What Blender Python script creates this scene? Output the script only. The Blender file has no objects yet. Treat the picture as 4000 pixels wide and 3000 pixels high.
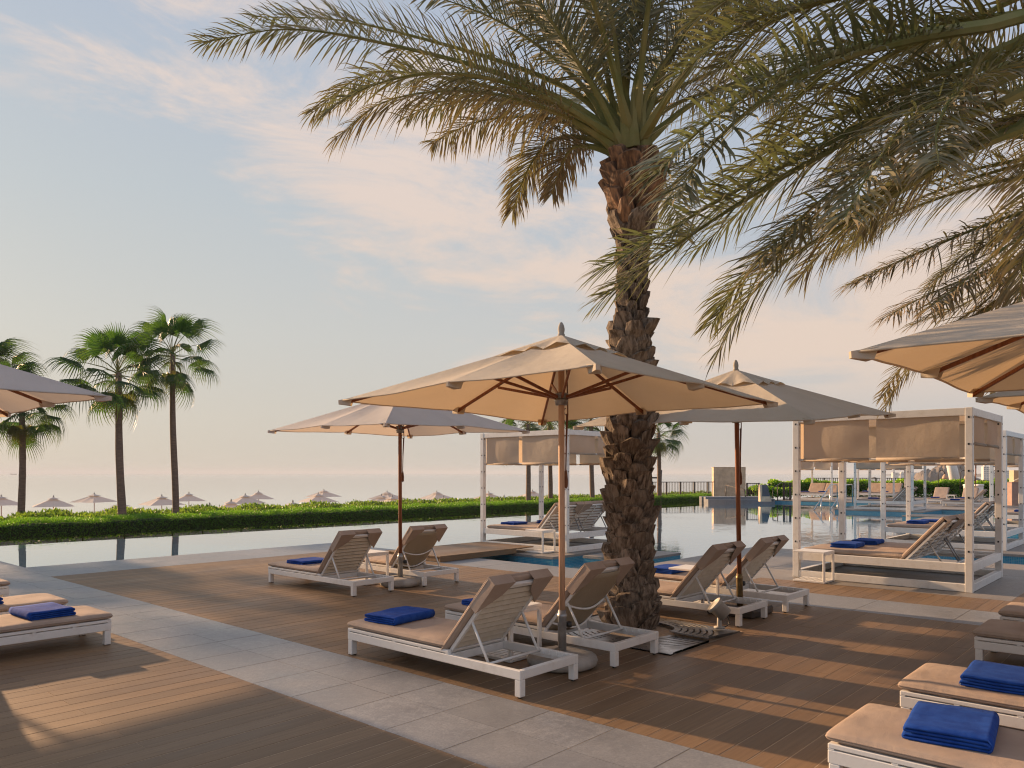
import bpy, math, random
import numpy as np
from mathutils import Vector, Matrix

# ------------------------------------------------------------------ frame
# world X (u) runs along the deck boards, world Y (v) across them.
F, CX, YH, H = 2985.0, 2000.0, 1848.0, 1.6
TH = math.radians(48)
SN, CS = math.sin(TH), math.cos(TH)
def C(X, Y, z=0.0):                      # right/forward metres -> deck frame
    return Vector((CS * X + SN * Y, -SN * X + CS * Y, z))
def PX(px, py, Y):                       # sight line at forward distance Y
    return C((px - CX) / F * Y, Y, H - (py - YH) / F * Y)
R = random.Random(7)
scene = bpy.context.scene
col = scene.collection

# ------------------------------------------------------------------ camera
cam = bpy.data.cameras.new('camera')
cam.sensor_width = 36.0
cam.lens = 36.0 * F / 4000.0
cam.shift_y = (YH - 1500.0) / 4000.0
cam.clip_start = 0.05
cam.clip_end = 30000
camo = bpy.data.objects.new('camera', cam)
camo.location = (0, 0, H)
camo.rotation_euler = (math.radians(90), 0, -TH)
col.objects.link(camo)
scene.camera = camo

# ------------------------------------------------------------------ sun + sky
SUN_EL = math.radians(15.5)
SUN_AZ = Vector((-0.09, 0.996, 0)).normalized()
sd = Vector((SUN_AZ.x * math.cos(SUN_EL), SUN_AZ.y * math.cos(SUN_EL), math.sin(SUN_EL)))
sun = bpy.data.lights.new('sun', 'SUN')
sun.energy = 5.0
sun.color = (1.0, 0.64, 0.36)
sun.angle = math.radians(0.9)
suno = bpy.data.objects.new('sun', sun)
suno.rotation_euler = sd.to_track_quat('Z', 'Y').to_euler()
suno.location = (0, 0, 30)
col.objects.link(suno)

world = bpy.data.worlds.new('World')
scene.world = world
world.use_nodes = True
nt = world.node_tree
nt.nodes.clear()
def N(t, k, **kw):
    n = t.nodes.new(k)
    for a, b in kw.items():
        setattr(n, a, b)
    return n
def L(t, a, b):
    t.links.new(a, b)
def MATH(t, op, a, b=None, clamp=False):
    n = N(t, 'ShaderNodeMath', operation=op, use_clamp=clamp)
    for i, x in enumerate((a, b)):
        if x is None: continue
        if isinstance(x, (int, float)): n.inputs[i].default_value = x
        else: L(t, x, n.inputs[i])
    return n.outputs[0]
def MIX(t, fac, a, b, mode='MIX'):
    n = N(t, 'ShaderNodeMix', data_type='RGBA', blend_type=mode)
    for i, x in ((0, fac), (6, a), (7, b)):
        if isinstance(x, (int, float)): n.inputs[i].default_value = x
        elif isinstance(x, tuple): n.inputs[i].default_value = (*x, 1)
        else: L(t, x, n.inputs[i])
    return n.outputs[2]
def RAMP(t, fac, lo, hi, a=0.0, b=1.0, kind='SMOOTHSTEP'):
    n = N(t, 'ShaderNodeMapRange', interpolation_type=kind)
    L(t, fac, n.inputs[0])
    n.inputs[1].default_value = lo; n.inputs[2].default_value = hi
    n.inputs[3].default_value = a; n.inputs[4].default_value = b
    return n.outputs[0]
out = N(nt, 'ShaderNodeOutputWorld')
bg = N(nt, 'ShaderNodeBackground')
bg.inputs[1].default_value = 0.056
sky = N(nt, 'ShaderNodeTexSky', sky_type='NISHITA')
sky.sun_disc = False
sky.sun_elevation = SUN_EL
sky.sun_rotation = math.atan2(SUN_AZ.x, SUN_AZ.y)
sky.air_density = 1.0
sky.dust_density = 2.0
sky.ozone_density = 1.5
tc = N(nt, 'ShaderNodeTexCoord')
sep = N(nt, 'ShaderNodeSeparateXYZ')
L(nt, tc.outputs['Generated'], sep.inputs[0])
zc = MATH(nt, 'MAXIMUM', sep.outputs[2], 0.0)
# pale humid air over the clear sky, warm and thick at the horizon
nsky = MIX(nt, 1.0, sky.outputs[0], (0.62, 0.62, 0.62), 'MULTIPLY')
sdot = N(nt, 'ShaderNodeVectorMath', operation='DOT_PRODUCT')
L(nt, tc.outputs['Generated'], sdot.inputs[0])
sdot.inputs[1].default_value = SUN_AZ
side = RAMP(nt, sdot.outputs['Value'], -0.3, 1.0, 0.0, 1.0, 'LINEAR')
cr = N(nt, 'ShaderNodeValToRGB')
L(nt, zc, cr.inputs[0])
stops = [(0.0, (0.64, 0.59, 0.515)), (0.07, (0.645, 0.61, 0.55)), (0.17, (0.615, 0.62, 0.60)), (0.32, (0.535, 0.59, 0.635)), (0.48, (0.475, 0.545, 0.65)), (1.0, (0.43, 0.47, 0.53))]
while len(cr.color_ramp.elements) < len(stops): cr.color_ramp.elements.new(0.5)
for e_, (p_, c_) in zip(cr.color_ramp.elements, stops):
    e_.position = p_; e_.color = (*c_, 1)
tint = MIX(nt, side, (9.0, 9.1, 10.2), (10.3, 10.15, 9.75))
air = MIX(nt, 1.0, cr.outputs[0], tint, 'MULTIPLY')
base = MIX(nt, 0.94, nsky, air)
# thin high cloud: a ragged bank of streaks falling to the right, in azimuth / elevation
xr = MATH(nt, 'SUBTRACT', MATH(nt, 'MULTIPLY', sep.outputs[0], CS), MATH(nt, 'MULTIPLY', sep.outputs[1], SN))
yr = MATH(nt, 'ADD', MATH(nt, 'MULTIPLY', sep.outputs[0], SN), MATH(nt, 'MULTIPLY', sep.outputs[1], CS))
az = MATH(nt, 'ARCTAN2', xr, yr)
el_ = MATH(nt, 'ARCSINE', zc)
comb = N(nt, 'ShaderNodeCombineXYZ')
L(nt, az, comb.inputs[0]); L(nt, el_, comb.inputs[1])
mp = N(nt, 'ShaderNodeMapping')
mp.inputs['Rotation'].default_value = (0, 0, math.radians(33))
mp.inputs['Scale'].default_value = (1.0, 2.9, 1)
mp.inputs['Location'].default_value = (1.15, 2.1, 0)
L(nt, comb.outputs[0], mp.inputs[0])
def wn(scale, det, rough, dist):
    n_ = N(nt, 'ShaderNodeTexNoise')
    n_.inputs['Scale'].default_value = scale; n_.inputs['Detail'].default_value = det
    n_.inputs['Roughness'].default_value = rough; n_.inputs['Distortion'].default_value = dist
    L(nt, mp.outputs[0], n_.inputs['Vector'])
    return n_.outputs[0]
n1 = wn(3.3, 12, 0.67, 0.5)
n2 = wn(0.9, 2, 0.5, 0.2)
bd = MATH(nt, 'SUBTRACT', MATH(nt, 'ADD', el_, MATH(nt, 'MULTIPLY', az, 0.36)), 0.30)
bank = MATH(nt, 'SUBTRACT', 1.0, MATH(nt, 'MULTIPLY', MATH(nt, 'ABSOLUTE', bd), 4.2), True)
right = MATH(nt, 'MULTIPLY', RAMP(nt, az, 0.05, 0.45), RAMP(nt, bd, 0.55, 0.1))
cov = MATH(nt, 'MAXIMUM', MATH(nt, 'MULTIPLY', bank, RAMP(nt, az, -0.62, 0.0, 0.35, 0.98)), MATH(nt, 'MULTIPLY', right, 0.9))
cs = MATH(nt, 'ADD', MATH(nt, 'ADD', n1, MATH(nt, 'MULTIPLY', MATH(nt, 'SUBTRACT', n2, 0.5), 0.75)), MATH(nt, 'MULTIPLY', cov, 0.32))
cl = RAMP(nt, cs, 0.585, 0.81)
cl = MATH(nt, 'MULTIPLY', cl, RAMP(nt, zc, 0.05, 0.15))
cl = MATH(nt, 'MULTIPLY', cl, 0.92)
ccol = MIX(nt, RAMP(nt, zc, 0.10, 0.45), (8.0, 6.4, 5.3), (7.9, 6.65, 6.0))
fin = MIX(nt, cl, base, ccol)
L(nt, fin, bg.inputs[0])
L(nt, bg.outputs[0], out.inputs[0])

vs = scene.view_settings
vs.view_transform = 'Standard'
vs.look = 'None'
vs.exposure = 0.84
vs.gamma = 1.0
vs.use_curve_mapping = False
cy = scene.cycles
cy.use_denoising = True
cy.pixel_filter_type = 'BLACKMAN_HARRIS'
cy.filter_width = 1.15
cy.max_bounces = 8
cy.diffuse_bounces = 4
cy.glossy_bounces = 4
cy.transmission_bounces = 4
cy.transparent_max_bounces = 8
cy.caustics_reflective = False
cy.caustics_refractive = False
cy.sample_clamp_indirect = 6.0

# ------------------------------------------------------------------ mesh helpers
class MB:
    def __init__(s):
        s.v = []; s.f = []; s.m = []; s.a = []; s.mi = 0; s.att = 0.0
    def add(s, vs_, fs_, att=None):
        b = len(s.v)
        s.v.extend([tuple(p) for p in vs_])
        s.a.extend(att if att is not None else [s.att] * len(vs_))
        s.f.extend([tuple(i + b for i in f) for f in fs_])
        s.m.extend([s.mi] * len(fs_))
    def box(s, c, h, M=None):
        P = []
        for z in (-1, 1):
            for y in (-1, 1):
                for x in (-1, 1):
                    p = Vector((x * h[0], y * h[1], z * h[2]))
                    if M is not None: p = M @ p
                    P.append(p + Vector(c))
        s.add(P, [(0, 2, 3, 1), (4, 5, 7, 6), (0, 1, 5, 4), (2, 6, 7, 3), (0, 4, 6, 2), (1, 3, 7, 5)])
        return s
    def cbox(s, c, h, ch=0.004, M=None):
        ch = min(ch, 0.45 * min(h))
        P = []; I = {}
        for sx in (-1, 1):
            for sy in (-1, 1):
                for sz in (-1, 1):
                    sg = (sx, sy, sz)
                    for ax in range(3):
                        p = Vector([sg[i] * (h[i] - (0 if i == ax else ch)) for i in range(3)])
                        if M is not None: p = M @ p
                        I[(sx, sy, sz, ax)] = len(P); P.append(p + Vector(c))
        fs = []
        for ax in range(3):
            a, b = (ax + 1) % 3, (ax + 2) % 3
            for sg in (-1, 1):
                q = []
                for sa, sb in ((-1, -1), (1, -1), (1, 1), (-1, 1)):
                    k = [0, 0, 0]; k[ax] = sg; k[a] = sa; k[b] = sb
                    q.append(I[(*k, ax)])
                fs.append(tuple(q if sg > 0 else q[::-1]))
            for sa in (-1, 1):
                for sb in (-1, 1):
                    q = []
                    for e, fa in ((-1, a), (1, a), (1, b), (-1, b)):
                        k = [0, 0, 0]; k[ax] = e; k[a] = sa; k[b] = sb
                        q.append(I[(*k, fa)])
                    fs.append(tuple(q[::-1] if sa * sb > 0 else q))
        for sx in (-1, 1):
            for sy in (-1, 1):
                for sz in (-1, 1):
                    q = [I[(sx, sy, sz, i)] for i in range(3)]
                    fs.append(tuple(q if sx * sy * sz > 0 else q[::-1]))
        s.add(P, fs)
        return s
    def bb(s, x0, x1, y0, y1, z0, z1, ch=0.004):
        return s.cbox(((x0 + x1) / 2, (y0 + y1) / 2, (z0 + z1) / 2), (abs(x1 - x0) / 2, abs(y1 - y0) / 2, abs(z1 - z0) / 2), ch)
    def tube(s, pts, r, n=8, cap=True, att=None):
        pts = [Vector(p) for p in pts]
        m = len(pts)
        rr = r if isinstance(r, (list, tuple)) else [r] * m
        t = (pts[1] - pts[0]).normalized()
        ref = Vector((0, 0, 1)) if abs(t.z) < 0.9 else Vector((1, 0, 0))
        nrm = t.cross(ref).normalized()
        P = []; fs = []; A = []
        for i in range(m):
            if i == 0: tt = pts[1] - pts[0]
            elif i == m - 1: tt = pts[-1] - pts[-2]
            else: tt = pts[i + 1] - pts[i - 1]
            tt.normalize()
            nrm = (nrm - tt * nrm.dot(tt)).normalized()
            bn = tt.cross(nrm)
            for k in range(n):
                a = 2 * math.pi * k / n
                P.append(pts[i] + (nrm * math.cos(a) + bn * math.sin(a)) * rr[i])
                A.append(s.att if att is None else att[i])
        for i in range(m - 1):
            for k in range(n):
                fs.append((i * n + k, i * n + (k + 1) % n, (i + 1) * n + (k + 1) % n, (i + 1) * n + k))
        if cap:
            fs.append(tuple(range(n))[::-1])
            fs.append(tuple((m - 1) * n + k for k in range(n)))
        s.add(P, fs, A)
        return s
    def rod(s, a, b, w, d=None, up=(0, 0, 1), ch=0.003):
        a, b = Vector(a), Vector(b)
        y = (b - a); ln = y.length; y.normalize()
        x = y.cross(Vector(up)).normalized()
        z = x.cross(y)
        M = Matrix((x, y, z)).transposed()
        s.cbox((a + b) / 2, (w / 2, ln / 2, (d or w) / 2), ch, M)
        return s
    def lathe(s, prof, n=24, c=(0, 0, 0)):
        P = []; fs = []
        for r, z in prof:
            for k in range(n):
                a = 2 * math.pi * k / n
                P.append((c[0] + r * math.cos(a), c[1] + r * math.sin(a), c[2] + z))
        for i in range(len(prof) - 1):
            for k in range(n):
                fs.append((i * n + k, i * n + (k + 1) % n, (i + 1) * n + (k + 1) % n, (i + 1) * n + k))
        fs.append(tuple(range(n))[::-1]); fs.append(tuple((len(prof) - 1) * n + k for k in range(n)))
        s.add(P, fs)
        return s
    def prism(s, poly, z0, z1):
        n = len(poly)
        P = [(x, y, z0) for x, y in poly] + [(x, y, z1) for x, y in poly]
        fs = [tuple(range(n))[::-1], tuple(range(n, 2 * n))]
        fs += [(i, (i + 1) % n, n + (i + 1) % n, n + i) for i in range(n)]
        s.add(P, fs)
        return s
    def mesh(s, name, mats, smooth=False):
        me = bpy.data.meshes.new(name)
        me.from_pydata(s.v, [], s.f)
        for m in (mats if isinstance(mats, (list, tuple)) else [mats]):
            me.materials.append(m)
        me.polygons.foreach_set('material_index', s.m)
        if smooth:
            me.polygons.foreach_set('use_smooth', [True] * len(s.f))
        if any(s.a):
            at = me.attributes.new('dry', 'FLOAT', 'POINT')
            at.data.foreach_set('value', s.a)
        me.update()
        return me

def raw(name, data, parent=None, loc=None, rot=None):
    o = bpy.data.objects.new(name, data)
    col.objects.link(o)
    o.parent = parent
    if loc is not None: o.location = loc
    if rot is not None: o.rotation_euler = rot
    return o
def obj(name, mb, mat, parent=None, smooth=False, loc=None, rot=None):
    return raw(name, mb.mesh(name, mat, smooth), parent, loc, rot)
def empty(name, loc=(0, 0, 0), rz=0.0):
    o = bpy.data.objects.new(name, None)
    o.empty_display_size = 0.2
    col.objects.link(o)
    o.location = loc
    o.rotation_euler = (0, 0, rz)
    return o
def tag(o, label=None, cat=None, group=None, kind=None):
    for k, x in (('label', label), ('category', cat), ('group', group), ('kind', kind)):
        if x: o[k] = x
    return o
KIDS = {}
def copy_tree(o, parent=None):
    c = o.copy(); col.objects.link(c); c.parent = parent
    for ch in o.children:
        copy_tree(ch, c)
    return c
def smoothen(o, lv=1):
    m = o.modifiers.new('soft', 'SUBSURF'); m.levels = lv; m.render_levels = lv
    return o

# ------------------------------------------------------------------ materials
def base_mat(name):
    m = bpy.data.materials.new(name)
    m.use_nodes = True
    t = m.node_tree
    return m, t, t.nodes['Principled BSDF'], t.nodes['Material Output']
def noise(t, vec, scale, detail=3, rough=0.55, dist=0.0):
    n = N(t, 'ShaderNodeTexNoise')
    n.inputs['Scale'].default_value = scale
    n.inputs['Detail'].default_value = detail
    n.inputs['Roughness'].default_value = rough
    n.inputs['Distortion'].default_value = dist
    if vec is not None: L(t, vec, n.inputs['Vector'])
    return n.outputs[0]
def coords(t, kind='Object', scale=(1, 1, 1)):
    if kind == 'World':
        g = N(t, 'ShaderNodeNewGeometry').outputs['Position']
    else:
        g = N(t, 'ShaderNodeTexCoord').outputs[kind]
    mp_ = N(t, 'ShaderNodeMapping')
    mp_.inputs['Scale'].default_value = scale
    L(t, g, mp_.inputs[0])
    return mp_.outputs[0]
def bump(t, p, h, strength, dist=0.01):
    b = N(t, 'ShaderNodeBump')
    b.inputs['Strength'].default_value = strength
    b.inputs['Distance'].default_value = dist
    L(t, h, b.inputs['Height'])
    L(t, b.outputs[0], p.inputs['Normal'])
def PM(name, a, b=None, scale=6.0, rough=0.5, bmp=0.0, bscale=None, kind='Object', stretch=(1, 1, 1), metal=0.0, spec=None, lo=0.35, hi=0.65, detail=4, rvar=0.0):
    m, t, p, o = base_mat(name)
    v = coords(t, kind, stretch)
    nz = noise(t, v, scale, detail)
    if b is None: b = tuple(x * 0.85 for x in a)
    L(t, MIX(t, RAMP(t, nz, lo, hi), a, b), p.inputs['Base Color'])
    p.inputs['Roughness'].default_value = rough
    if rvar:
        L(t, RAMP(t, nz, 0.3, 0.7, rough - rvar, rough + rvar, 'LINEAR'), p.inputs['Roughness'])
    p.inputs['Metallic'].default_value = metal
    if spec is not None: p.inputs['Specular IOR Level'].default_value = spec
    if bmp:
        bump(t, p, noise(t, v, bscale or scale * 6, 4), bmp)
    return m
def FAB(name, a, b, trans, tcol, weave=220.0, rough=0.85, scale=3.0):
    m, t, p, o = base_mat(name)
    v = coords(t, 'Object')
    c = MIX(t, RAMP(t, noise(t, v, scale, 5), 0.3, 0.7), a, b)
    L(t, c, p.inputs['Base Color'])
    p.inputs['Roughness'].default_value = rough
    p.inputs['Specular IOR Level'].default_value = 0.2
    w = noise(t, v, weave, 2)
    f = noise(t, v, 7, 3)
    bump(t, p, MATH(t, 'ADD', MATH(t, 'MULTIPLY', w, 0.25), f), 0.40, 0.03)
    if trans:
        tr = N(t, 'ShaderNodeBsdfTranslucent')
        tr.inputs[0].default_value = (*tcol, 1)
        mx = N(t, 'ShaderNodeMixShader')
        mx.inputs[0].default_value = trans
        L(t, p.outputs[0], mx.inputs[1]); L(t, tr.outputs[0], mx.inputs[2])
        L(t, mx.outputs[0], o.inputs[0])
    return m
def LEAF(name, g1, g2, dry_or_pale, trans=0.35, tcol=None, rough=0.45, scale=2.0, tipbright=None):
    m, t, p, o = base_mat(name)
    oi = N(t, 'ShaderNodeObjectInfo')
    geo = N(t, 'ShaderNodeNewGeometry')
    rnd = MATH(t, 'ADD', MATH(t, 'MULTIPLY', geo.outputs['Random Per Island'], 0.6), MATH(t, 'MULTIPLY', noise(t, coords(t, 'Object'), scale, 2), 0.5))
    c = MIX(t, RAMP(t, rnd, 0.1, 0.95, kind='LINEAR'), g1, g2)
    at = N(t, 'ShaderNodeAttribute', attribute_name='dry')
    c = MIX(t, at.outputs['Fac'], c, dry_or_pale)
    L(t, c, p.inputs['Base Color'])
    p.inputs['Roughness'].default_value = rough
    p.inputs['Specular IOR Level'].default_value = 0.35
    tr = N(t, 'ShaderNodeBsdfTranslucent')
    L(t, MIX(t, 1.0, c, tcol or (1.3, 1.5, 0.6), 'MULTIPLY'), tr.inputs[0])
    mx = N(t, 'ShaderNodeMixShader')
    mx.inputs[0].default_value = trans
    L(t, p.outputs[0], mx.inputs[1]); L(t, tr.outputs[0], mx.inputs[2])
    L(t, mx.outputs[0], o.inputs[0])
    return m

def board_mat():
    m, t, p, o = base_mat('composite_decking')
    oi = N(t, 'ShaderNodeObjectInfo'); geo = N(t, 'ShaderNodeNewGeometry')
    rnd = MATH(t, 'FRACT', MATH(t, 'ADD', oi.outputs['Random'], geo.outputs['Random Per Island']))
    v = coords(t, 'World', (0.55, 14, 1))
    gr = noise(t, v, 3.0, 5, 0.6)
    big = noise(t, coords(t, 'World', (0.5, 1.2, 1)), 0.9, 4)
    c = MIX(t, RAMP(t, gr, 0.25, 0.75), (0.190, 0.116, 0.060), (0.275, 0.175, 0.096))
    c = MIX(t, MATH(t, 'MULTIPLY', rnd, 0.6), c, (0.122, 0.078, 0.046))
    c = MIX(t, RAMP(t, big, 0.42, 0.75, 0, 0.45), c, (0.28, 0.195, 0.12))
    L(t, c, p.inputs['Base Color'])
    L(t, RAMP(t, big, 0.3, 0.7, 0.42, 0.66, 'LINEAR'), p.inputs['Roughness'])
    p.inputs['Specular IOR Level'].default_value = 0.32
    gg = noise(t, coords(t, 'World', (1.2, 130, 1)), 1.0, 3)
    bump(t, p, gg, 0.35, 0.004)
    return m
def stone_mat(name, a, b, rough=0.45, kind='World'):
    m, t, p, o = base_mat(name)
    oi = N(t, 'ShaderNodeObjectInfo'); geo = N(t, 'ShaderNodeNewGeometry')
    rnd = MATH(t, 'FRACT', MATH(t, 'ADD', oi.outputs['Random'], geo.outputs['Random Per Island']))
    v = coords(t, kind)
    fine = noise(t, v, 60, 4, 0.75)
    mid = noise(t, v, 2.2, 6, 0.6, 0.4)
    patch = noise(t, v, 17, 5, 0.7, 0.5)
    c = MIX(t, RAMP(t, mid, 0.3, 0.72), a, b)
    c = MIX(t, RAMP(t, patch, 0.42, 0.68, 0, 0.45), c, tuple(x * 1.35 for x in b))
    c = MIX(t, RAMP(t, fine, 0.35, 0.7, 0, 0.5), c, tuple(x * 0.5 for x in a))
    c = MIX(t, MATH(t, 'MULTIPLY', rnd, 0.5), c, tuple(x * 0.62 for x in b))
    L(t, c, p.inputs['Base Color'])
    L(t, RAMP(t, mid, 0.3, 0.7, rough - 0.1, rough + 0.12, 'LINEAR'), p.inputs['Roughness'])
    bump(t, p, fine, 0.3, 0.004)
    return m
def tile_mat():
    m, t, p, o = base_mat('blue_mosaic')
    br = N(t, 'ShaderNodeTexBrick')
    sx = N(t, 'ShaderNodeSeparateXYZ'); cb = N(t, 'ShaderNodeCombineXYZ')
    L(t, N(t, 'ShaderNodeNewGeometry').outputs['Position'], sx.inputs[0])
    L(t, MATH(t, 'ADD', sx.outputs[0], sx.outputs[1]), cb.inputs[0]); L(t, sx.outputs[2], cb.inputs[1])
    L(t, cb.outputs[0], br.inputs[0])
    br.offset = 0.0
    br.inputs['Scale'].default_value = 1.0
    br.inputs['Brick Width'].default_value = 0.03
    br.inputs['Row Height'].default_value = 0.03
    br.inputs['Mortar Size'].default_value = 0.0025
    br.inputs['Color1'].default_value = (0.03, 0.22, 0.36, 1)
    br.inputs['Color2'].default_value = (0.05, 0.30, 0.42, 1)
    br.inputs['Mortar'].default_value = (0.25, 0.38, 0.42, 1)
    L(t, br.outputs[0], p.inputs['Base Color'])
    p.inputs['Roughness'].default_value = 0.18
    return m
def water_mat(name, colr, sc, st, rough=0.02):
    m, t, p, o = base_mat(name)
    p.inputs['Base Color'].default_value = (*colr, 1)
    p.inputs['Roughness'].default_value = rough
    p.inputs['IOR'].default_value = 1.33
    p.inputs['Coat Weight'].default_value = 1.0
    p.inputs['Coat Roughness'].default_value = rough
    p.inputs['Coat IOR'].default_value = 1.4
    v = coords(t, 'World', (1, 1, 1))
    n_ = noise(t, v, sc, 3, 0.5, 0.3)
    calm = RAMP(t, noise(t, coords(t, 'World', (0.16, 0.10, 1)), 1.0, 2), 0.40, 0.62)
    b = N(t, 'ShaderNodeBump')
    b.inputs['Distance'].default_value = 0.05
    L(t, MATH(t, 'MULTIPLY', calm, st), b.inputs['Strength'])
    L(t, n_, b.inputs['Height'])
    L(t, b.outputs[0], p.inputs['Normal'])
    L(t, b.outputs[0], p.inputs['Coat Normal'])
    return m
MT = {}
MT['board'] = board_mat()
MT['grit'] = PM('joint_sand', (0.52, 0.40, 0.28), (0.42, 0.31, 0.21), 30, 0.95, kind='World')
MT['granite'] = stone_mat('grey_granite', (0.205, 0.215, 0.235), (0.30, 0.31, 0.33), 0.42)
MT['pad'] = stone_mat('pool_pad_stone', (0.24, 0.215, 0.19), (0.32, 0.29, 0.26), 0.55)
MT['tile'] = tile_mat()
MT['pool'] = water_mat('pool_water', (0.035, 0.20, 0.34), 3.2, 0.10)
MT['sea'] = water_mat('sea_water', (0.34, 0.37, 0.36), 0.12, 0.05, 0.12)
MT['white'] = PM('white_powder_coat', (0.80, 0.78, 0.74), (0.70, 0.67, 0.62), 9, 0.38, 0.05, 60, lo=0.45, hi=0.8)
MT['slat'] = PM('cream_slat', (0.66, 0.59, 0.48), (0.58, 0.51, 0.40), 14, 0.5, lo=0.4, hi=0.75)
MT['cush'] = FAB('taupe_cushion', (0.39, 0.30, 0.24), (0.46, 0.36, 0.29), 0, None)
MT['cush_sunlit'] = FAB('taupe_cushion_sunlit', (0.40, 0.285, 0.19), (0.46, 0.33, 0.225), 0, None)  # unused sunlit copy of the taupe cushion, warm light put into the colour
MT['sling'] = FAB('sling_mesh', (0.46, 0.37, 0.26), (0.52, 0.43, 0.31), 0.25, (0.5, 0.4, 0.27), 400)
MT['towel'] = FAB('blue_towelling', (0.008, 0.048, 0.27), (0.016, 0.075, 0.36), 0, None, 320, 0.95, 14)
MT['canopy'] = FAB('beige_canopy', (0.66, 0.59, 0.48), (0.71, 0.64, 0.53), 0.28, (0.66, 0.48, 0.29), 260)
MT['canopyw'] = FAB('pale_canopy', (0.68, 0.65, 0.62), (0.73, 0.70, 0.67), 0.38, (0.68, 0.55, 0.42), 260)
MT['shade'] = FAB('screen_fabric', (0.58, 0.50, 0.41), (0.64, 0.56, 0.46), 0.42, (0.62, 0.47, 0.32), 420)
MT['teak'] = PM('red_hardwood', (0.20, 0.062, 0.022), (0.28, 0.10, 0.04), 5, 0.4, stretch=(14, 14, 1), spec=0.4)
MT['paleteak'] = PM('weathered_hardwood', (0.62, 0.38, 0.24), (0.52, 0.31, 0.19), 5, 0.5, stretch=(14, 14, 1))
MT['steel'] = PM('galvanised_steel', (0.42, 0.42, 0.42), (0.30, 0.30, 0.30), 10, 0.42, metal=0.7)
MT['brass'] = PM('dull_brass', (0.35, 0.24, 0.10), (0.22, 0.15, 0.07), 12, 0.45, metal=0.6)
MT['shiny'] = PM('polished_grate_steel', (0.42, 0.42, 0.43), (0.26, 0.25, 0.24), 5, 0.34, metal=0.85, rvar=0.1)
MT['black'] = PM('black_plastic', (0.012, 0.012, 0.013), (0.02, 0.02, 0.02), 8, 0.4)
MT['concrete'] = PM('cast_concrete', (0.42, 0.39, 0.35), (0.30, 0.28, 0.25), 7, 0.8, 0.4, 50)
MT['darkstone'] = PM('dark_base_stone', (0.045, 0.035, 0.03), (0.07, 0.055, 0.045), 9, 0.6, 0.3)
MT['rope'] = PM('brown_rope', (0.16, 0.06, 0.03), (0.22, 0.09, 0.04), 30, 0.8)
def bark_mat():
    m, t, p, o = base_mat('palm_leaf_base')
    oi = N(t, 'ShaderNodeObjectInfo')
    v = N(t, 'ShaderNodeTexCoord').outputs['Object']
    off = N(t, 'ShaderNodeVectorMath', operation='ADD')
    L(t, v, off.inputs[0])
    cb = N(t, 'ShaderNodeCombineXYZ')
    for k in range(3): L(t, MATH(t, 'MULTIPLY', oi.outputs['Random'], 17.0 + 9 * k), cb.inputs[k])
    L(t, cb.outputs[0], off.inputs[1])
    mp_ = N(t, 'ShaderNodeMapping'); mp_.inputs['Scale'].default_value = (5, 5, 1.2); L(t, off.outputs[0], mp_.inputs[0])
    g = noise(t, mp_.outputs[0], 7, 6, 0.65)
    c = MIX(t, RAMP(t, g, 0.36, 0.64), (0.072, 0.054, 0.040), (0.34, 0.275, 0.215))
    c = MIX(t, MATH(t, 'MULTIPLY', oi.outputs['Random'], 0.55), c, (0.155, 0.12, 0.09))
    L(t, c, p.inputs['Base Color'])
    p.inputs['Roughness'].default_value = 0.9
    p.inputs['Specular IOR Level'].default_value = 0.15
    bump(t, p, noise(t, mp_.outputs[0], 22, 5, 0.6), 0.9, 0.02)
    return m
MT['bark'] = bark_mat()
MT['barkred'] = PM('fresh_leaf_base', (0.34, 0.19, 0.10), (0.10, 0.06, 0.04), 8, 0.85, 0.8, 30, stretch=(4, 4, 1), lo=0.36, hi=0.62)
MT['fibre'] = PM('palm_fibre', (0.085, 0.055, 0.035), (0.035, 0.024, 0.016), 25, 0.95, 0.9, 80, stretch=(3, 3, 1))
MT['fanbark'] = PM('fan_palm_bark', (0.24, 0.16, 0.115), (0.15, 0.10, 0.075), 5, 0.9, 0.8, 9, stretch=(1, 1, 7), lo=0.35, hi=0.7)
MT['frond'] = LEAF('date_leaflet', (0.105, 0.130, 0.080), (0.255, 0.265, 0.190), (0.30, 0.215, 0.135), 0.24, (1.0, 1.15, 0.55))
MT['rachis'] = PM('date_rachis', (0.17, 0.19, 0.065), (0.26, 0.24, 0.10), 3, 0.75, spec=0.2)
MT['fan'] = LEAF('fan_leaf', (0.026, 0.066, 0.026), (0.060, 0.108, 0.044), (0.20, 0.14, 0.06), 0.36, (1.9, 2.3, 0.6))
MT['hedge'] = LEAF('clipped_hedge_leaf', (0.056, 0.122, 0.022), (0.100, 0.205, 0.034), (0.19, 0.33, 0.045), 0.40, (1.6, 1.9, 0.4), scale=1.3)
MT['shrub'] = LEAF('shrub_leaf', (0.028, 0.070, 0.018), (0.085, 0.150, 0.040), (0.35, 0.45, 0.10), 0.38, (1.6, 1.8, 0.5))
MT['gloss'] = LEAF('glossy_hedge_leaf', (0.028, 0.115, 0.012), (0.10, 0.26, 0.022), (0.45, 0.58, 0.10), 0.40, (1.7, 1.9, 0.4), 0.28)
MT['core'] = PM('hedge_dark_core', (0.014, 0.028, 0.008), (0.03, 0.035, 0.015), 12, 0.95)
MT['stem'] = PM('hedge_stem', (0.10, 0.065, 0.04), (0.06, 0.04, 0.028), 12, 0.9)
MT['soil'] = PM('garden_soil', (0.22, 0.165, 0.115), (0.13, 0.10, 0.07), 2, 0.95, 0.4, 20, kind='World')
MT['sand'] = PM('beach_sand', (0.50, 0.42, 0.32), (0.42, 0.35, 0.27), 0.6, 0.95, 0.3, 8, kind='World')
MT['iron'] = PM('dark_brown_railing', (0.040, 0.028, 0.024), (0.055, 0.04, 0.034), 8, 0.5)
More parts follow.
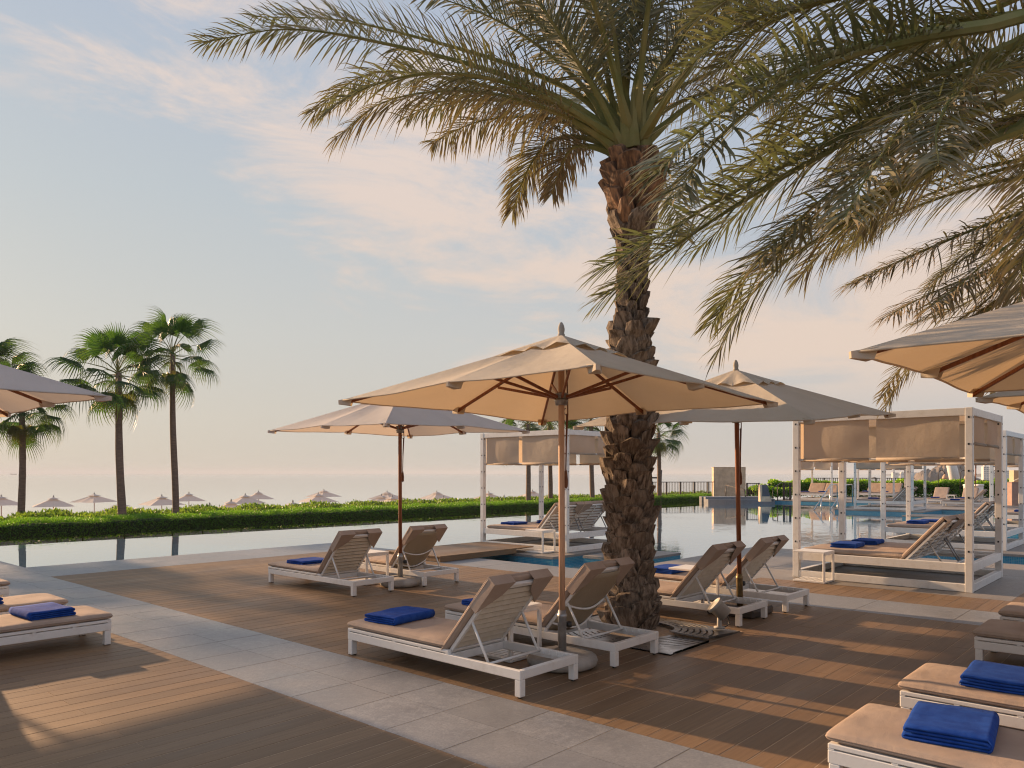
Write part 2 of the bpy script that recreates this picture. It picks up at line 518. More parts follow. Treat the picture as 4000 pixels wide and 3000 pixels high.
MT['trav'] = PM('travertine', (0.74, 0.57, 0.41), (0.60, 0.45, 0.32), 3, 0.8, 0.5, 25)
MT['dkglass'] = PM('dark_sign_panel', (0.05, 0.075, 0.105), (0.065, 0.09, 0.12), 3, 0.2)
MT['rail'] = PM('stainless_rail', (0.62, 0.62, 0.60), (0.52, 0.52, 0.50), 4, 0.22, metal=0.9)
MT['pink'] = PM('pink_render', (0.40, 0.265, 0.215), (0.34, 0.225, 0.185), 5, 0.9, 0.6, 14)
MT['buff'] = PM('buff_render', (0.62, 0.48, 0.32), (0.56, 0.43, 0.29), 2, 0.85)
MT['rock'] = PM('islet_rock', (0.115, 0.095, 0.085), (0.20, 0.165, 0.14), 0.10, 0.95, 0.8, 0.4, kind='World')
MT['farwhite'] = PM('far_white_wall', (0.72, 0.68, 0.62), (0.62, 0.58, 0.52), 0.1, 0.9, kind='World')
MT['farglass'] = PM('far_window', (0.12, 0.15, 0.18), (0.16, 0.19, 0.22), 0.5, 0.3, kind='World')
MT['lampshade'] = PM('copper_lamp_shade', (0.56, 0.36, 0.22), (0.46, 0.29, 0.18), 6, 0.5)
MT['lampbody'] = PM('lamp_body_paint', (0.40, 0.37, 0.32), (0.32, 0.29, 0.25), 8, 0.5)
MT['glassw'] = PM('lamp_glass', (0.55, 0.56, 0.52), (0.48, 0.49, 0.46), 6, 0.15)

# ================================================================== SETTING
def sheet(name, pts, z, mat, kind='structure'):
    mb = MB(); mb.add([(p[0], p[1], z) for p in pts], [tuple(range(len(pts)))])
    return tag(obj(name, mb, mat), kind=kind)
def rect(u0, u1, v0, v1):
    return [(u0, v0), (u1, v0), (u1, v1), (u0, v1)]
sheet('sea', rect(-14000, 14000, -2000, 16000), -4.0, MT['sea'])

def terrain():
    us = np.concatenate([np.linspace(-120, 0, 25), np.linspace(4, 76, 25), np.linspace(84, 130, 6)])
    vs_ = np.concatenate([np.linspace(-60, 10, 8), np.linspace(14, 50, 37), np.linspace(54, 120, 23)])
    mb = MB(); P = []; fs = []
    for v in vs_:
        for u in us:
            t = min(max((v - 39) / 10, 0), 1)
            z = -0.95 - 1.9 * t * t * (3 - 2 * t)
            t2 = max((v - 74) / 26, 0); z -= 2.6 * t2
            t3 = max((u - 66) / 14, 0); z -= 3.2 * t3
            z += 0.06 * math.sin(u * 0.7) * math.cos(v * 0.9)
            P.append((u, v, max(z, -9)))
    n = len(us)
    for j in range(len(vs_) - 1):
        for i in range(n - 1):
            fs.append((j * n + i, j * n + i + 1, (j + 1) * n + i + 1, (j + 1) * n + i))
            vm = (vs_[j] + vs_[j + 1]) / 2
            mb.m.append(0 if vm < 41 else 1)
    mb.v = P; mb.f = fs; mb.a = [0.0] * len(P)
    tag(obj('ground', mb, [MT['soil'], MT['sand']], smooth=True), kind='structure')
terrain()

# pool water, one sheet behind and between the terraces, ending at the overflow lip
lip = lambda u: 21.67 - 0.05 * u
sheet('pool_water', [(-30, -9), (44.2, -9), (44.2, lip(44.2)), (-30, lip(-30))], -0.15, MT['pool'])
mb = MB()
for a in range(-30, 44, 4):
    b = min(a + 4, 44.2)
    mb.add([(a, lip(a) - 0.02, -0.155), (b, lip(b) - 0.02, -0.155), (b, lip(b) + 0.16, -0.20), (a, lip(a) + 0.16, -0.20),
            (b, lip(b) + 0.18, -1.4), (a, lip(a) + 0.18, -1.4)], [(0, 1, 2, 3), (3, 2, 4, 5)])
tag(obj('pool_overflow_lip', mb, MT['granite']), kind='structure')

# plinths that carry the terraces; their sides are the tiled pool walls
def plinth(name, u0, u1, v0, v1, top=-0.045):
    mb = MB(); mb.box(((u0 + u1) / 2, (v0 + v1) / 2, (top - 1.6) / 2), ((u1 - u0) / 2 - 0.012, (v1 - v0) / 2 - 0.012, (top + 1.6) / 2))
    tag(obj(name, mb, MT['tile']), kind='structure')
plinth('pool_wall', -14, 10.25, -9, 14.8)
plinth('pool_wall', -14, 4.1, 14.824, 20.4)
plinth('pool_wall', 10.274, 15.9, -9, 7.2)
plinth('pool_wall', 44, 62, 12.524, 19)
plinth('pool_wall', 38, 62, -12, 12.5)
sheet('deck_bed', rect(-13.9, 9.25, -8.9, 13.2), -0.0014, MT['grit'])
sheet('deck_bed', rect(9.25, 15.8, -8.9, 7.1), -0.0018, MT['grit'])

MESHES = {}
def shared(key, fn):
    if key not in MESHES: MESHES[key] = fn()
    return MESHES[key]
def project(u, v, z=0.0):
    X = CS * u - SN * v; Y = SN * u + CS * v
    if Y < 0.3: return None
    return CX + F * X / Y, YH + F * (H - z) / Y, Y
def tile_field(name, part, cells, mat, th, ch, limit=290, gap=0.003, maxY=9.5, gapu=0.0025):
    """a paved or boarded surface; the pieces that show largest are parts, the far ones joined"""
    root = tag(empty(name, (0, 0, 0)), kind='structure')
    near, far = [], []
    for c in cells:
        q = project((c[0] + c[1]) / 2, (c[2] + c[3]) / 2)
        qs = [project(c[i], c[j]) for i in (0, 1) for j in (2, 3)]
        vis = [p for p in qs + [q] if p and -350 < p[0] < 4350 and p[1] < 3500]
        if vis and min(p[2] for p in vis) < maxY: near.append((min(p[2] for p in vis), c))
        else: far.append(c)
    near.sort(key=lambda x: x[0])
    far += [c for _, c in near[limit:]]
    for _, c in near[:limit]:
        w, d = round(c[1] - c[0] - gapu, 3), round(c[3] - c[2] - gap, 3)
        me = shared((part, w, d, mat.name), lambda: MB().box((0, 0, -th / 2), (w / 2, d / 2, th / 2)).mesh(part, mat))
        o = raw(part, me, root, ((c[0] + c[1]) / 2, (c[2] + c[3]) / 2, R.uniform(-0.0005, 0.0008)))
    if far:
        mb = MB()
        for c in far:
            mb.box(((c[0] + c[1]) / 2, (c[2] + c[3]) / 2, -th / 2), ((c[1] - c[0] - gapu) / 2, (c[3] - c[2] - gap) / 2, th / 2))
        tag(obj(part + '_rest', mb, mat, root), kind='stuff')
    return root
PITCH = 0.157
def board_cells(u0, u1, v0, v1, joints, hole=None):
    out_ = []
    k = 0; v = v0
    while v < v1 - 0.02:
        w = min(v + PITCH, v1)
        segs = [(u0, u1)]
        if hole and v > hole[2] - 0.02 and w < hole[3] + 0.02:
            segs = [(u0, hole[0]), (hole[1], u1)]
        for a, b in segs:
            cuts = sorted(x for x in joints[k % len(joints)] if a + 0.15 < x < b - 0.15)
            e = [a] + cuts + [b]
            out_ += [(e[i], e[i + 1], v, w) for i in range(len(e) - 1)]
        v = w; k += 1
    return out_
GR = (5.90, 7.31, -2.995 + 41 * PITCH, -2.995 + 51 * PITCH)
tile_field('walkway_deck', 'board', board_cells(-9, 3.0, -2.995, 13.2, ([1.88, -0.32, -2.5, -4.7], [0.78, -1.4, -3.6, -6])), MT['board'], 0.024, 0.0015, gap=0.0085)
tile_field('lounge_deck', 'board', board_cells(4.0, 9.25, -2.995, 13.2, ([6.2, 8.4], [5.1, 7.3], [5.75, 7.95]), GR), MT['board'], 0.024, 0.0015, gap=0.0085)
tile_field('gazebo_deck', 'board', board_cells(10.25, 11.25, -4, 5.0, ([10.8], [])), MT['board'], 0.024, 0.0015, gap=0.0085, maxY=14)
tile_field('side_deck', 'board', board_cells(11.25, 15.85, -4, 1.75, ([12.6, 14.4], [13.5])), MT['board'], 0.024, 0.0015, gap=0.0085, maxY=14)

def grid_cells(u0, u1, v0, v1, nu, nv, stag=0.0):
    du, dv = (u1 - u0) / nu, (v1 - v0) / nv
    return [(u0 + i * du, u0 + (i + 1) * du, v0 + j * dv, v0 + (j + 1) * dv) for i in range(nu) for j in range(nv)]
# stone walkway: joints every 0.525 m, staggered half-joint down the middle
cells = []
for j in range(34):
    v0 = 14.8 - (j + 1) * 0.525; v1 = v0 + 0.525
    if j % 2: cells += [(3.0, 3.5, v0, v1), (3.5, 4.0, v0, v1)]
    else: cells += [(3.0, 3.52, v0, v1), (3.52, 4.0, v0, v1)]
tile_field('stone_walkway', 'slab', cells, MT['granite'], 0.035, 0.0015, gap=0.008, maxY=40)
cells = grid_cells(-8, 3.0, 13.2, 14.8, 10, 2) + grid_cells(-8, 4.1, 14.8, 20.4, 12, 6)
tile_field('pool_terrace', 'slab', cells, MT['granite'], 0.035, 0.0015, gap=0.008, maxY=40)
cells = grid_cells(4.0, 10.25, 13.2, 14.8, 7, 2)
tile_field('pool_coping', 'slab', cells, MT['granite'], 0.035, 0.0015, gap=0.008, maxY=40)
cells = grid_cells(9.25, 10.25, -3.1, 13.2, 1, 16)
tile_field('stone_kerb_path', 'slab', cells, MT['granite'], 0.035, 0.0015, gap=0.008, maxY=40)
cells = grid_cells(10.25, 11.25, 5.0, 7.2, 1, 2) + grid_cells(11.25, 15.9, 1.75, 7.2, 5, 6)
tile_field('gazebo_terrace', 'slab', cells, MT['pad'], 0.035, 0.0015, gap=0.008, maxY=40)
cells = grid_cells(38, 61, -6, 12.5, 14, 12) + grid_cells(44, 61, 12.5, 19, 10, 4)
tile_field('far_terrace', 'slab', cells, MT['pad'], 0.035, 0.0015, gap=0.008, maxY=48)
# islands in the pool
def island(u0, u1, v0, v1, nu, nv):
    plinth('pool_island', u0, u1, v0, v1)
    tile_field('island_paving', 'slab', grid_cells(u0, u1, v0, v1, nu, nv), MT['pad'], 0.045, 0.003, gap=0.004, maxY=50)
island(11.33, 14.7, 9.16, 12.2, 4, 4)
island(11.93, 13.7, 7.76, 8.9, 2, 2)
island(17.8, 21.1, 2.2, 5.95, 4, 4)
island(25.5, 29.0, 1.4, 5.2, 4, 4)
island(34.9, 37.97, 8.5, 12.1, 4, 4)
island(31.4, 33.0, 7.0, 8.4, 2, 2)
island(28.9, 30.7, 6.1, 7.4, 2, 2)
# boarded bridge to the gazebo island
br = tag(empty('foot_bridge', (9.3, 10.1, 0)), 'low brown boarded footbridge leading to the gazebo island', 'bridge')
mb = MB(); mb.bb(0.0, 2.05, 0, 0.05, 0.004, 0.085); mb.bb(0.0, 2.05, 1.5, 1.55, 0.004, 0.085); mb.bb(0, 0.05, 0.06, 1.49, 0.004, 0.085)
obj('side_beam', mb, MT['board'], br)
for k in range(10):
    mb = MB(); mb.bb(-0.01, 2.58, 0.003 + k * 0.155, 0.152 + k * 0.155, 0.087, 0.11, 0.003)
    obj('board', mb, MT['board'], br)

# ================================================================== FURNITURE
def cushion(w, l, t, seed, puff=0.25):
    """pillow block: x 0..w, y 0..l, z 0..t"""
    r = random.Random(seed)
    def axis(n):
        return [math.copysign(1 - (1 - abs(x)) ** 2.6, x) for x in np.linspace(-1, 1, n)]
    A, B = axis(13), axis(25)
    ph = [r.uniform(0, 6.28) for _ in range(6)]
    P = []
    for sgn in (1, -1):
        for b in B:
            for a in A:
                e = max(0.0, (1 - abs(a) ** 9)) * max(0.0, (1 - abs(b) ** 14))
                z = (t / 2) * (e ** puff)
                if sgn > 0:
                    z += e * (0.0035 * math.sin(b * 9 + ph[0]) * math.cos(a * 4 + ph[1]) + 0.0025 * math.sin(b * 21 + a * 5 + ph[2]))
                rd = 1 - 0.012 * (abs(a) ** 20) * (abs(b) ** 20)
                P.append((w / 2 + a * w / 2 * rd, l / 2 + b * l / 2 * rd, t / 2 + sgn * z))
    n, m = len(A), len(B)
    fs = []
    for s_ in (0, 1):
        o = s_ * n * m
        for j in range(m - 1):
            for i in range(n - 1):
                q = (o + j * n + i, o + j * n + i + 1, o + (j + 1) * n + i + 1, o + (j + 1) * n + i)
                fs.append(q if s_ == 0 else q[::-1])
    # seam between the halves, with a sewn cord
    o = n * m
    ring = [i for i in range(n)] + [j * n + n - 1 for j in range(1, m)] + [(m - 1) * n + i for i in range(n - 2, -1, -1)] + [j * n for j in range(m - 2, 0, -1)]
    for k in range(len(ring)):
        a, b = ring[k], ring[(k + 1) % len(ring)]
        fs.append((a + o, b + o, b, a))
    mb = MB(); mb.add(P, fs)
    cord = [Vector(P[k]) for k in ring]
    mb.tube(cord + [cord[0]], 0.0045, 5, cap=False)
    return mb

LW, LL = 0.68, 2.03
BACK = math.radians(180 - 49.5)
def make_lounger(sling=False, seed=1, cushmat='cush'):
    r = empty('sun_lounger')
    mb = MB()
    for x0, x1 in ((0, 0.036), (LW - 0.036, LW)):
        mb.bb(x0, x1, 0.0, LL, 0.135, 0.203)
        mb.bb(x0, x1, 0.74, LL, 0.210, 0.236)
        for y in (0.74, 1.06, 1.38, 1.70, LL - 0.03):
            mb.bb(x0 + 0.001, x1 - 0.001, y, y + 0.03, 0.2025, 0.2105, 0.0005)
    mb.bb(0.0365, LW - 0.0365, 0.0, 0.045, 0.137, 0.202)
    mb.bb(0.0365, LW - 0.0365, LL - 0.045, LL, 0.137, 0.235)
    mb.bb(0.0365, LW - 0.0365, 0.75, 0.79, 0.137, 0.2)
    for k in range(7):
        mb.bb(0.037, LW - 0.037, 0.84 + k * 0.165, 0.93 + k * 0.165, 0.212, 0.232)
    obj('frame', mb, MT['white'], r)
    for x0 in (0.0, LW - 0.06):
        for y0, wheel in ((0.0, True), (LL - 0.06, False)):
            mb = MB(); mb.bb(x0 + 0.001, x0 + 0.059, y0 + 0.001, y0 + 0.055, 0.004 if not wheel else 0.014, 0.1345)
            lg = obj('leg', mb, MT['white'], r)
            mb = MB()
            if wheel:
                mb.tube([(x0 + 0.018, y0 + 0.03, 0.016), (x0 + 0.042, y0 + 0.03, 0.016)], 0.016, 10)
                obj('wheel', mb, MT['black'], lg)
            else:
                mb.bb(x0 + 0.004, x0 + 0.056, y0 + 0.004, y0 + 0.052, 0.0, 0.0038, 0.001)
                obj('foot_pad', mb, MT['black'], lg)
    # tilted back
    mb = MB()
    mb.bb(0.04, 0.07, 0, 0.73, 0, 0.03); mb.bb(LW - 0.07, LW - 0.04, 0, 0.73, 0, 0.03)
    mb.bb(0.0705, LW - 0.0705, 0.69, 0.73, 0.001, 0.029); mb.bb(0.0705, LW - 0.0705, 0.0, 0.03, 0.001, 0.029)
    bk = obj('backrest', mb, MT['white'], r, loc=(0, 0.78, 0.222), rot=(BACK, 0, 0))
    if not sling:
        for k in range(10):
            y = 0.066 + k * 0.0635
            mb = MB(); mb.cbox((LW / 2, y, 0.014), (LW / 2 - 0.0712, 0.0215, 0.005), 0.002, Matrix.Rotation(math.radians(-22), 3, 'X'))
            obj('slat', mb, MT['slat'], bk)
    else:
        P = []; fs = []
        for j in range(13):
            for i in range(13):
                a = i / 12; b = j / 12
                sag = 0.055 * (1 - (2 * a - 1) ** 2) * (0.25 + 0.75 * (1 - b))
                P.append((0.055 + a * (LW - 0.11), 0.015 + b * 0.69, 0.031 + sag))
        for j in range(12):
            for i in range(12):
                fs.append((j * 13 + i, j * 13 + i + 1, (j + 1) * 13 + i + 1, (j + 1) * 13 + i))
        mb = MB(); mb.add(P, fs)
        s_ = obj('sling', mb, MT['sling'], bk, smooth=True)
        m = s_.modifiers.new('t', 'SOLIDIFY'); m.thickness = 0.004
        for y, sg in ((0.10, 0.075), (0.33, 0.062)):
            mb = MB(); mb.tube([(0.05 + a * (LW - 0.1), y - 0.03 * math.sin(a * math.pi), 0.03 + sg * math.sin(a * math.pi)) for a in np.linspace(0, 1, 12)], 0.010, 8)
            obj('cross_bar', mb, MT['white'], bk, smooth=True)
    for x in (0.055, LW - 0.055):
        mb = MB(); mb.tube([(x, 0.53, 0.47), (x, 0.36, 0.185)], 0.011, 8)
        obj('strut', mb, MT['white'], r, smooth=True)
    mb = MB(); mb.tube([(0.037, 0.36, 0.185), (LW - 0.037, 0.36, 0.185)], 0.011, 8)
    obj('stay_bar', mb, MT['white'], r, smooth=True)
    for x in (0.045, LW - 0.045):
        mb = MB()
        for k in range(4):
            mb.add([(x - 0.006, 0.10 + k * 0.07, 0.165), (x - 0.006, 0.15 + k * 0.07, 0.165), (x - 0.006, 0.11 + k * 0.07, 0.198),
                    (x + 0.006, 0.10 + k * 0.07, 0.165), (x + 0.006, 0.15 + k * 0.07, 0.165), (x + 0.006, 0.11 + k * 0.07, 0.198)],
                   [(0, 1, 2), (5, 4, 3), (0, 3, 4, 1), (1, 4, 5, 2), (2, 5, 3, 0)])
        obj('stay_rack', mb, MT['white'], r)
    obj('seat_cushion', cushion(LW + 0.005, LL - 0.76, 0.062, seed, 0.20), MT[cushmat], r, True, (-0.002, 0.775, 0.2365))
    bc = obj('back_cushion', cushion(LW + 0.0, 0.80, 0.060, seed + 50, 0.20), MT[cushmat], r, True, (0, 0, 0))
    bc.matrix_local = Matrix.Translation((0, 0.78, 0.222)) @ Matrix.Rotation(BACK, 4, 'X') @ Matrix.Translation((0, -0.03, -0.0615))
    # corner pockets that hold the cushion over the top of the back
    for sx in (0, 1):
        mb = MB()
        X = (lambda a: a) if sx == 0 else (lambda a: LW - a)
        top = [(0.0, 0.775), (0.235, 0.775), (0.175, 0.64), (0.0, 0.47)]
        z0, z1 = 0.033, 0.040
        P = [(X(a), b, z0) for a, b in top] + [(X(a), b, z1) for a, b in top]
        P += [(X(0.0), 0.775, -0.045), (X(0.235), 0.775, -0.045), (X(-0.004), 0.47, -0.045)]
        fs = [(4, 5, 6, 7), (0, 3, 2, 1), (5, 9, 8, 4), (6, 5, 1, 2), (7, 6, 2, 3), (4, 8, 10, 7)]
        if sx: fs = [f[::-1] for f in fs]
        mb.add(P, fs)
        pk = obj('corner_pocket', mb, MT[cushmat], r)
        pk.matrix_local = Matrix.Translation((0, 0.78, 0.222)) @ Matrix.Rotation(BACK, 4, 'X')
    return r
LOUNGE_GROUP = 'sun loungers'
SL = make_lounger(False, 3); SG = make_lounger(True, 9)
used = {}
def place(proto, loc, rz, label, cat, group):
    if proto.name in used: o = copy_tree(proto)
    else: used[proto.name] = 1; o = proto
    o.location = loc; o.rotation_euler = (0, 0, rz)
    for k in ('label', 'category', 'group'):
        if k in o: del o[k]
    return tag(o, label, cat, group)
PI = math.pi
def lounger(proto, u, v, rz, label):
    return place(proto, (u, v, 0.0), rz, label, 'sun lounger', LOUNGE_GROUP)
lounger(SL, 4.04, 3.56, 0, 'white slat-back lounger under the central parasol, nearest the stone walkway')
lounger(SG, 5.20, 3.55, 0.0, 'white sling-back lounger between the central parasol pole and the date palm trunk')
lounger(SL, 5.94, 8.10, 0.01, 'white slat-back lounger beside the left parasol near the pool edge')
lounger(SG, 7.15, 8.10, -0.01, 'white sling-back lounger just right of the left parasol pole')
lounger(SL, 7.44, 3.53, 0, 'white slat-back lounger right of the palm trunk, behind the floodlight')
lounger(SL, 8.57, 3.50, 0, 'white slat-back lounger right of the brown parasol pole, nearest the gazebo')
# row with feet towards the others (heads out of frame to the right)
lounger(SL, 3.94, 1.40 - LL, 0, 'nearest lounger in the bottom right corner, tan cushion on white frame')
lounger(SL, 5.19, 1.40 - LL, 0, 'second lounger up from the bottom right corner, tan cushion')
lounger(SL, 7.32, 1.40 - LL, 0, 'third lounger up at the right edge, with its white front leg showing')
lounger(SL, 8.52, 1.42 - LL, 0, 'fourth and farthest lounger at the right edge, only its cushion corner showing')
# row along the left edge, feet to the walkway
lounger(SL, 2.80 - LL, 7.55 + LW, -PI / 2, 'nearest lounger at the left edge, feet to the stone walkway')
lounger(SL, 2.80 - LL, 8.72 + LW, -PI / 2, 'second lounger from the front at the left edge, behind the nearest one')
lounger(SL, 2.80 - LL, 10.70 + LW, -PI / 2, 'farthest lounger at the left edge, only its cushion corner in frame')
# far terrace
lounger(SL, 46.5, 10.0 , PI / 2, 'far tan lounger facing the pool in front of the glossy hedge, left of the two')
lounger(SL, 46.3, 8.6, PI / 2, 'far tan lounger facing the pool in front of the glossy hedge, right of the two')
lounger(SL, 41.2, 7.2, 0.0, 'far lounger seen side-on at the edge of the far terrace')

def make_towel(seed, w=0.50, d=0.37, layers=4):
    r = random.Random(seed)
    path = []
    th = 0.0150; pitch = 0.0178
    for k in range(layers):
        z = th / 2 + k * pitch
        ys = np.linspace(0.012 + 0.004 * k, d - 0.012 - 0.003 * k, 9)
        if k % 2: ys = ys[::-1]
        path += [(y, z + 0.0) for y in ys]
        if k < layers - 1:
            yc = path[-1][0]; sg = 1 if k % 2 == 0 else -1
            for a in (-50, -20, 20, 50):
                path.append((yc + sg * math.cos(math.radians(a)) * pitch * 0.62, z + pitch / 2 + math.sin(math.radians(a)) * pitch / 2))
    # outer wrap down the front fold
    yc, zc_ = path[-1]
    sg = -1 if layers % 2 == 0 else 1
    H_ = zc_
    for a in np.linspace(70, -75, 7):
        path.append((yc + sg * math.cos(math.radians(a)) * H_ * 0.46, H_ / 2 + 0.003 + math.sin(math.radians(a)) * H_ * 0.52))
    pts = [Vector((0, y, z)) for y, z in path]
    n = 9
    P = []; fs = []
    m = len(pts)
    ph = [r.uniform(0, 6.28) for _ in range(4)]
    for i, p in enumerate(pts):
        t = (pts[min(i + 1, m - 1)] - pts[max(i - 1, 0)]).normalized()
        nv = Vector((0, -t.z, t.y))
        for s_ in (1, -1):
            for k in range(n):
                x = k / (n - 1)
                sq = 0.004 * math.sin(p.y * 17 + ph[0]) if k in (0, n - 1) else 0
                wob = (0.0025 * math.sin(x * 7 + p.y * 11 + ph[1]) + 0.0015 * math.sin(x * 15 + ph[2])) * min(1, p.z / 0.03)
                edge = 0.75 if k in (0, n - 1) else 1
                P.append((x * w + sq + 0.003 * math.sin(i * 0.4 + ph[3]), p.y + nv.y * s_ * th / 2 * edge, max(0.0005, p.z + wob + nv.z * s_ * th / 2 * edge)))
    for i in range(m - 1):
        a, b = i * 2 * n, (i + 1) * 2 * n
        for k in range(n - 1):
            fs.append((a + k, a + k + 1, b + k + 1, b + k)[::-1])
            fs.append((a + n + k, b + n + k, b + n + k + 1, a + n + k + 1)[::-1])
        fs.append((a, b, b + n, a + n)[::-1])
        fs.append((a + n - 1, a + 2 * n - 1, b + 2 * n - 1, b + n - 1)[::-1])
    for a in (0, (m - 1) * 2 * n):
        for k in range(n - 1):
            fs.append((a + k, a + n + k, a + n + k + 1, a + k + 1))
    mb = MB(); mb.add(P, fs)
    return mb.mesh('folded_towel', MT['towel'], True)
TW = [make_towel(s, 0.50, 0.37, l) for s, l in ((1, 4), (2, 3), (3, 4))]
def towel(u, v, z, rz, k, label):
    """u, v is the centre of the folded towel"""
    c = Vector((0.25, 0.185, 0)); c.rotate(Matrix.Rotation(rz, 3, 'Z'))
    o = raw('folded_towel', TW[k], None, (u - c.x, v - c.y, z), (0, 0, rz))
    return tag(o, label, 'towel', 'folded blue towels')
TZ = 0.2995
towel(4.39, 5.30, TZ, 0.10, 0, 'folded blue towel on the lounger under the central parasol')
towel(5.52, 5.22, TZ, -0.1, 1, 'folded blue towel half hidden behind the raised back of the central lounger')
towel(6.28, 9.62, TZ, 0.06, 1, 'folded blue towel on the slat-back lounger by the left parasol')
towel(8.90, 5.22, TZ, 0.0, 0, 'folded blue towel just right of the palm trunk')
towel(2.33, 7.90, TZ, -PI / 2 + 0.05, 2, 'folded blue towel on the nearest lounger at the left edge')
towel(2.05, 9.06, TZ, -PI / 2 + 0.1, 0, 'folded blue towel on the second lounger at the left edge')
towel(4.33, 0.93, TZ, 0.12, 0, 'largest folded blue towel, on the bottom right corner lounger')
towel(5.56, 0.92, TZ, 0.05, 2, 'folded blue towel on the second lounger from the bottom right')
towel(7.72, 0.86, TZ, 0.1, 0, 'folded blue towel cut by the right edge, third lounger up')
towel(44.75, 10.35, TZ, 0.1, 1, 'folded blue towel on the far left lounger before the glossy hedge')
towel(44.6, 8.95, TZ, 0.1, 2, 'folded blue towel on the far right lounger before the glossy hedge')
towel(41.5, 8.75, TZ, 0.1, 2, 'folded blue towel on the far side-on lounger')

def make_table():
    r = empty('side_table')
    mb = MB(); mb.bb(0, 0.41, 0, 0.46, 0.435, 0.458, 0.003); mb.bb(0.0, 0.41, 0.0, 0.02, 0.405, 0.434)
    obj('table_top', mb, MT['white'], r)
    for x in (0.0, 0.373):
        mb = MB(); mb.bb(x, x + 0.037, 0.0, 0.03, 0.032, 0.4345 if x else 0.4345)
        obj('leg', mb, MT['white'], r)
    mb = MB(); mb.bb(0, 0.035, 0, 0.46, 0.003, 0.031); mb.bb(0.375, 0.41, 0, 0.46, 0.003, 0.031)
    mb.bb(0.0355, 0.3745, 0, 0.035, 0.004, 0.030); mb.bb(0.0355, 0.3745, 0.425, 0.46, 0.004, 0.030)
    obj('base_frame', mb, MT['white'], r)
    for k in range(6):
        mb = MB(); mb.bb(0.0358, 0.3742, 0.055 + k * 0.062, 0.092 + k * 0.062, 0.012, 0.029, 0.002)
        obj('base_slat', mb, MT['white'], r)
    return r
TB = make_table()
def table(u, v, rz, label):
    return place(TB, (u, v, 0.0), rz, label, 'side table', 'white side tables')
table(4.76, 4.30, 0.0, 'white side table between the two loungers under the central parasol')
table(6.68, 8.80, 0.0, 'white side table between the two loungers by the left parasol')
table(8.14, 4.32, 0.0, 'white side table between the two loungers right of the palm')
table(11.66, 9.68, 0.0, 'white side table at the front of the gazebo over the pool')
table(11.19, 4.02, 0.0, 'white side table at the front left post of the large right gazebo')
table(45.0, 9.9, -PI / 2, 'tiny white side table between the two far loungers')

# ------------------------------------------------------------------ parasols
HALF = 1.30
def canopy_geom(half, zap, zc_, zm, n=9, sag=0.03):
    """eight panels from the crown to a square rim"""
    ends = []
    for k in range(8):
        a = k * PI / 4
        dx, dy = round(math.cos(a)), round(math.sin(a))
        ends.append(Vector((dx * half, dy * half, zc_ if dx and dy else zm)))
    top = Vector((0, 0, zap))
    P = []; fs = []
    for k in range(8):
        e0, e1 = ends[k], ends[(k + 1) % 8]
        b = len(P)
        for j in range(n + 1):
            t = 0.035 + 0.965 * j / n
            for i in range(n + 1):
                s_ = i / n
                rim = e0.lerp(e1, s_)
                w = math.sin(s_ * PI)
                rim = Vector((rim.x, rim.y, 0)) * (1 - 0.010 * w) + Vector((0, 0, rim.z))
                p = top.lerp(rim, t)
                p.z -= sag * w * math.sin(t * PI * 0.92) + 0.003 * w * t ** 3
                p.z += 0.0035 * math.sin(s_ * 9 + k * 2.1) * t * w
                P.append(p)
        for j in range(n):
            for i in range(n):
                q = (b + j * (n + 1) + i, b + (j + 1) * (n + 1) + i, b + (j + 1) * (n + 1) + i + 1, b + j * (n + 1) + i + 1)
                fs.append(q)
    return P, fs, ends
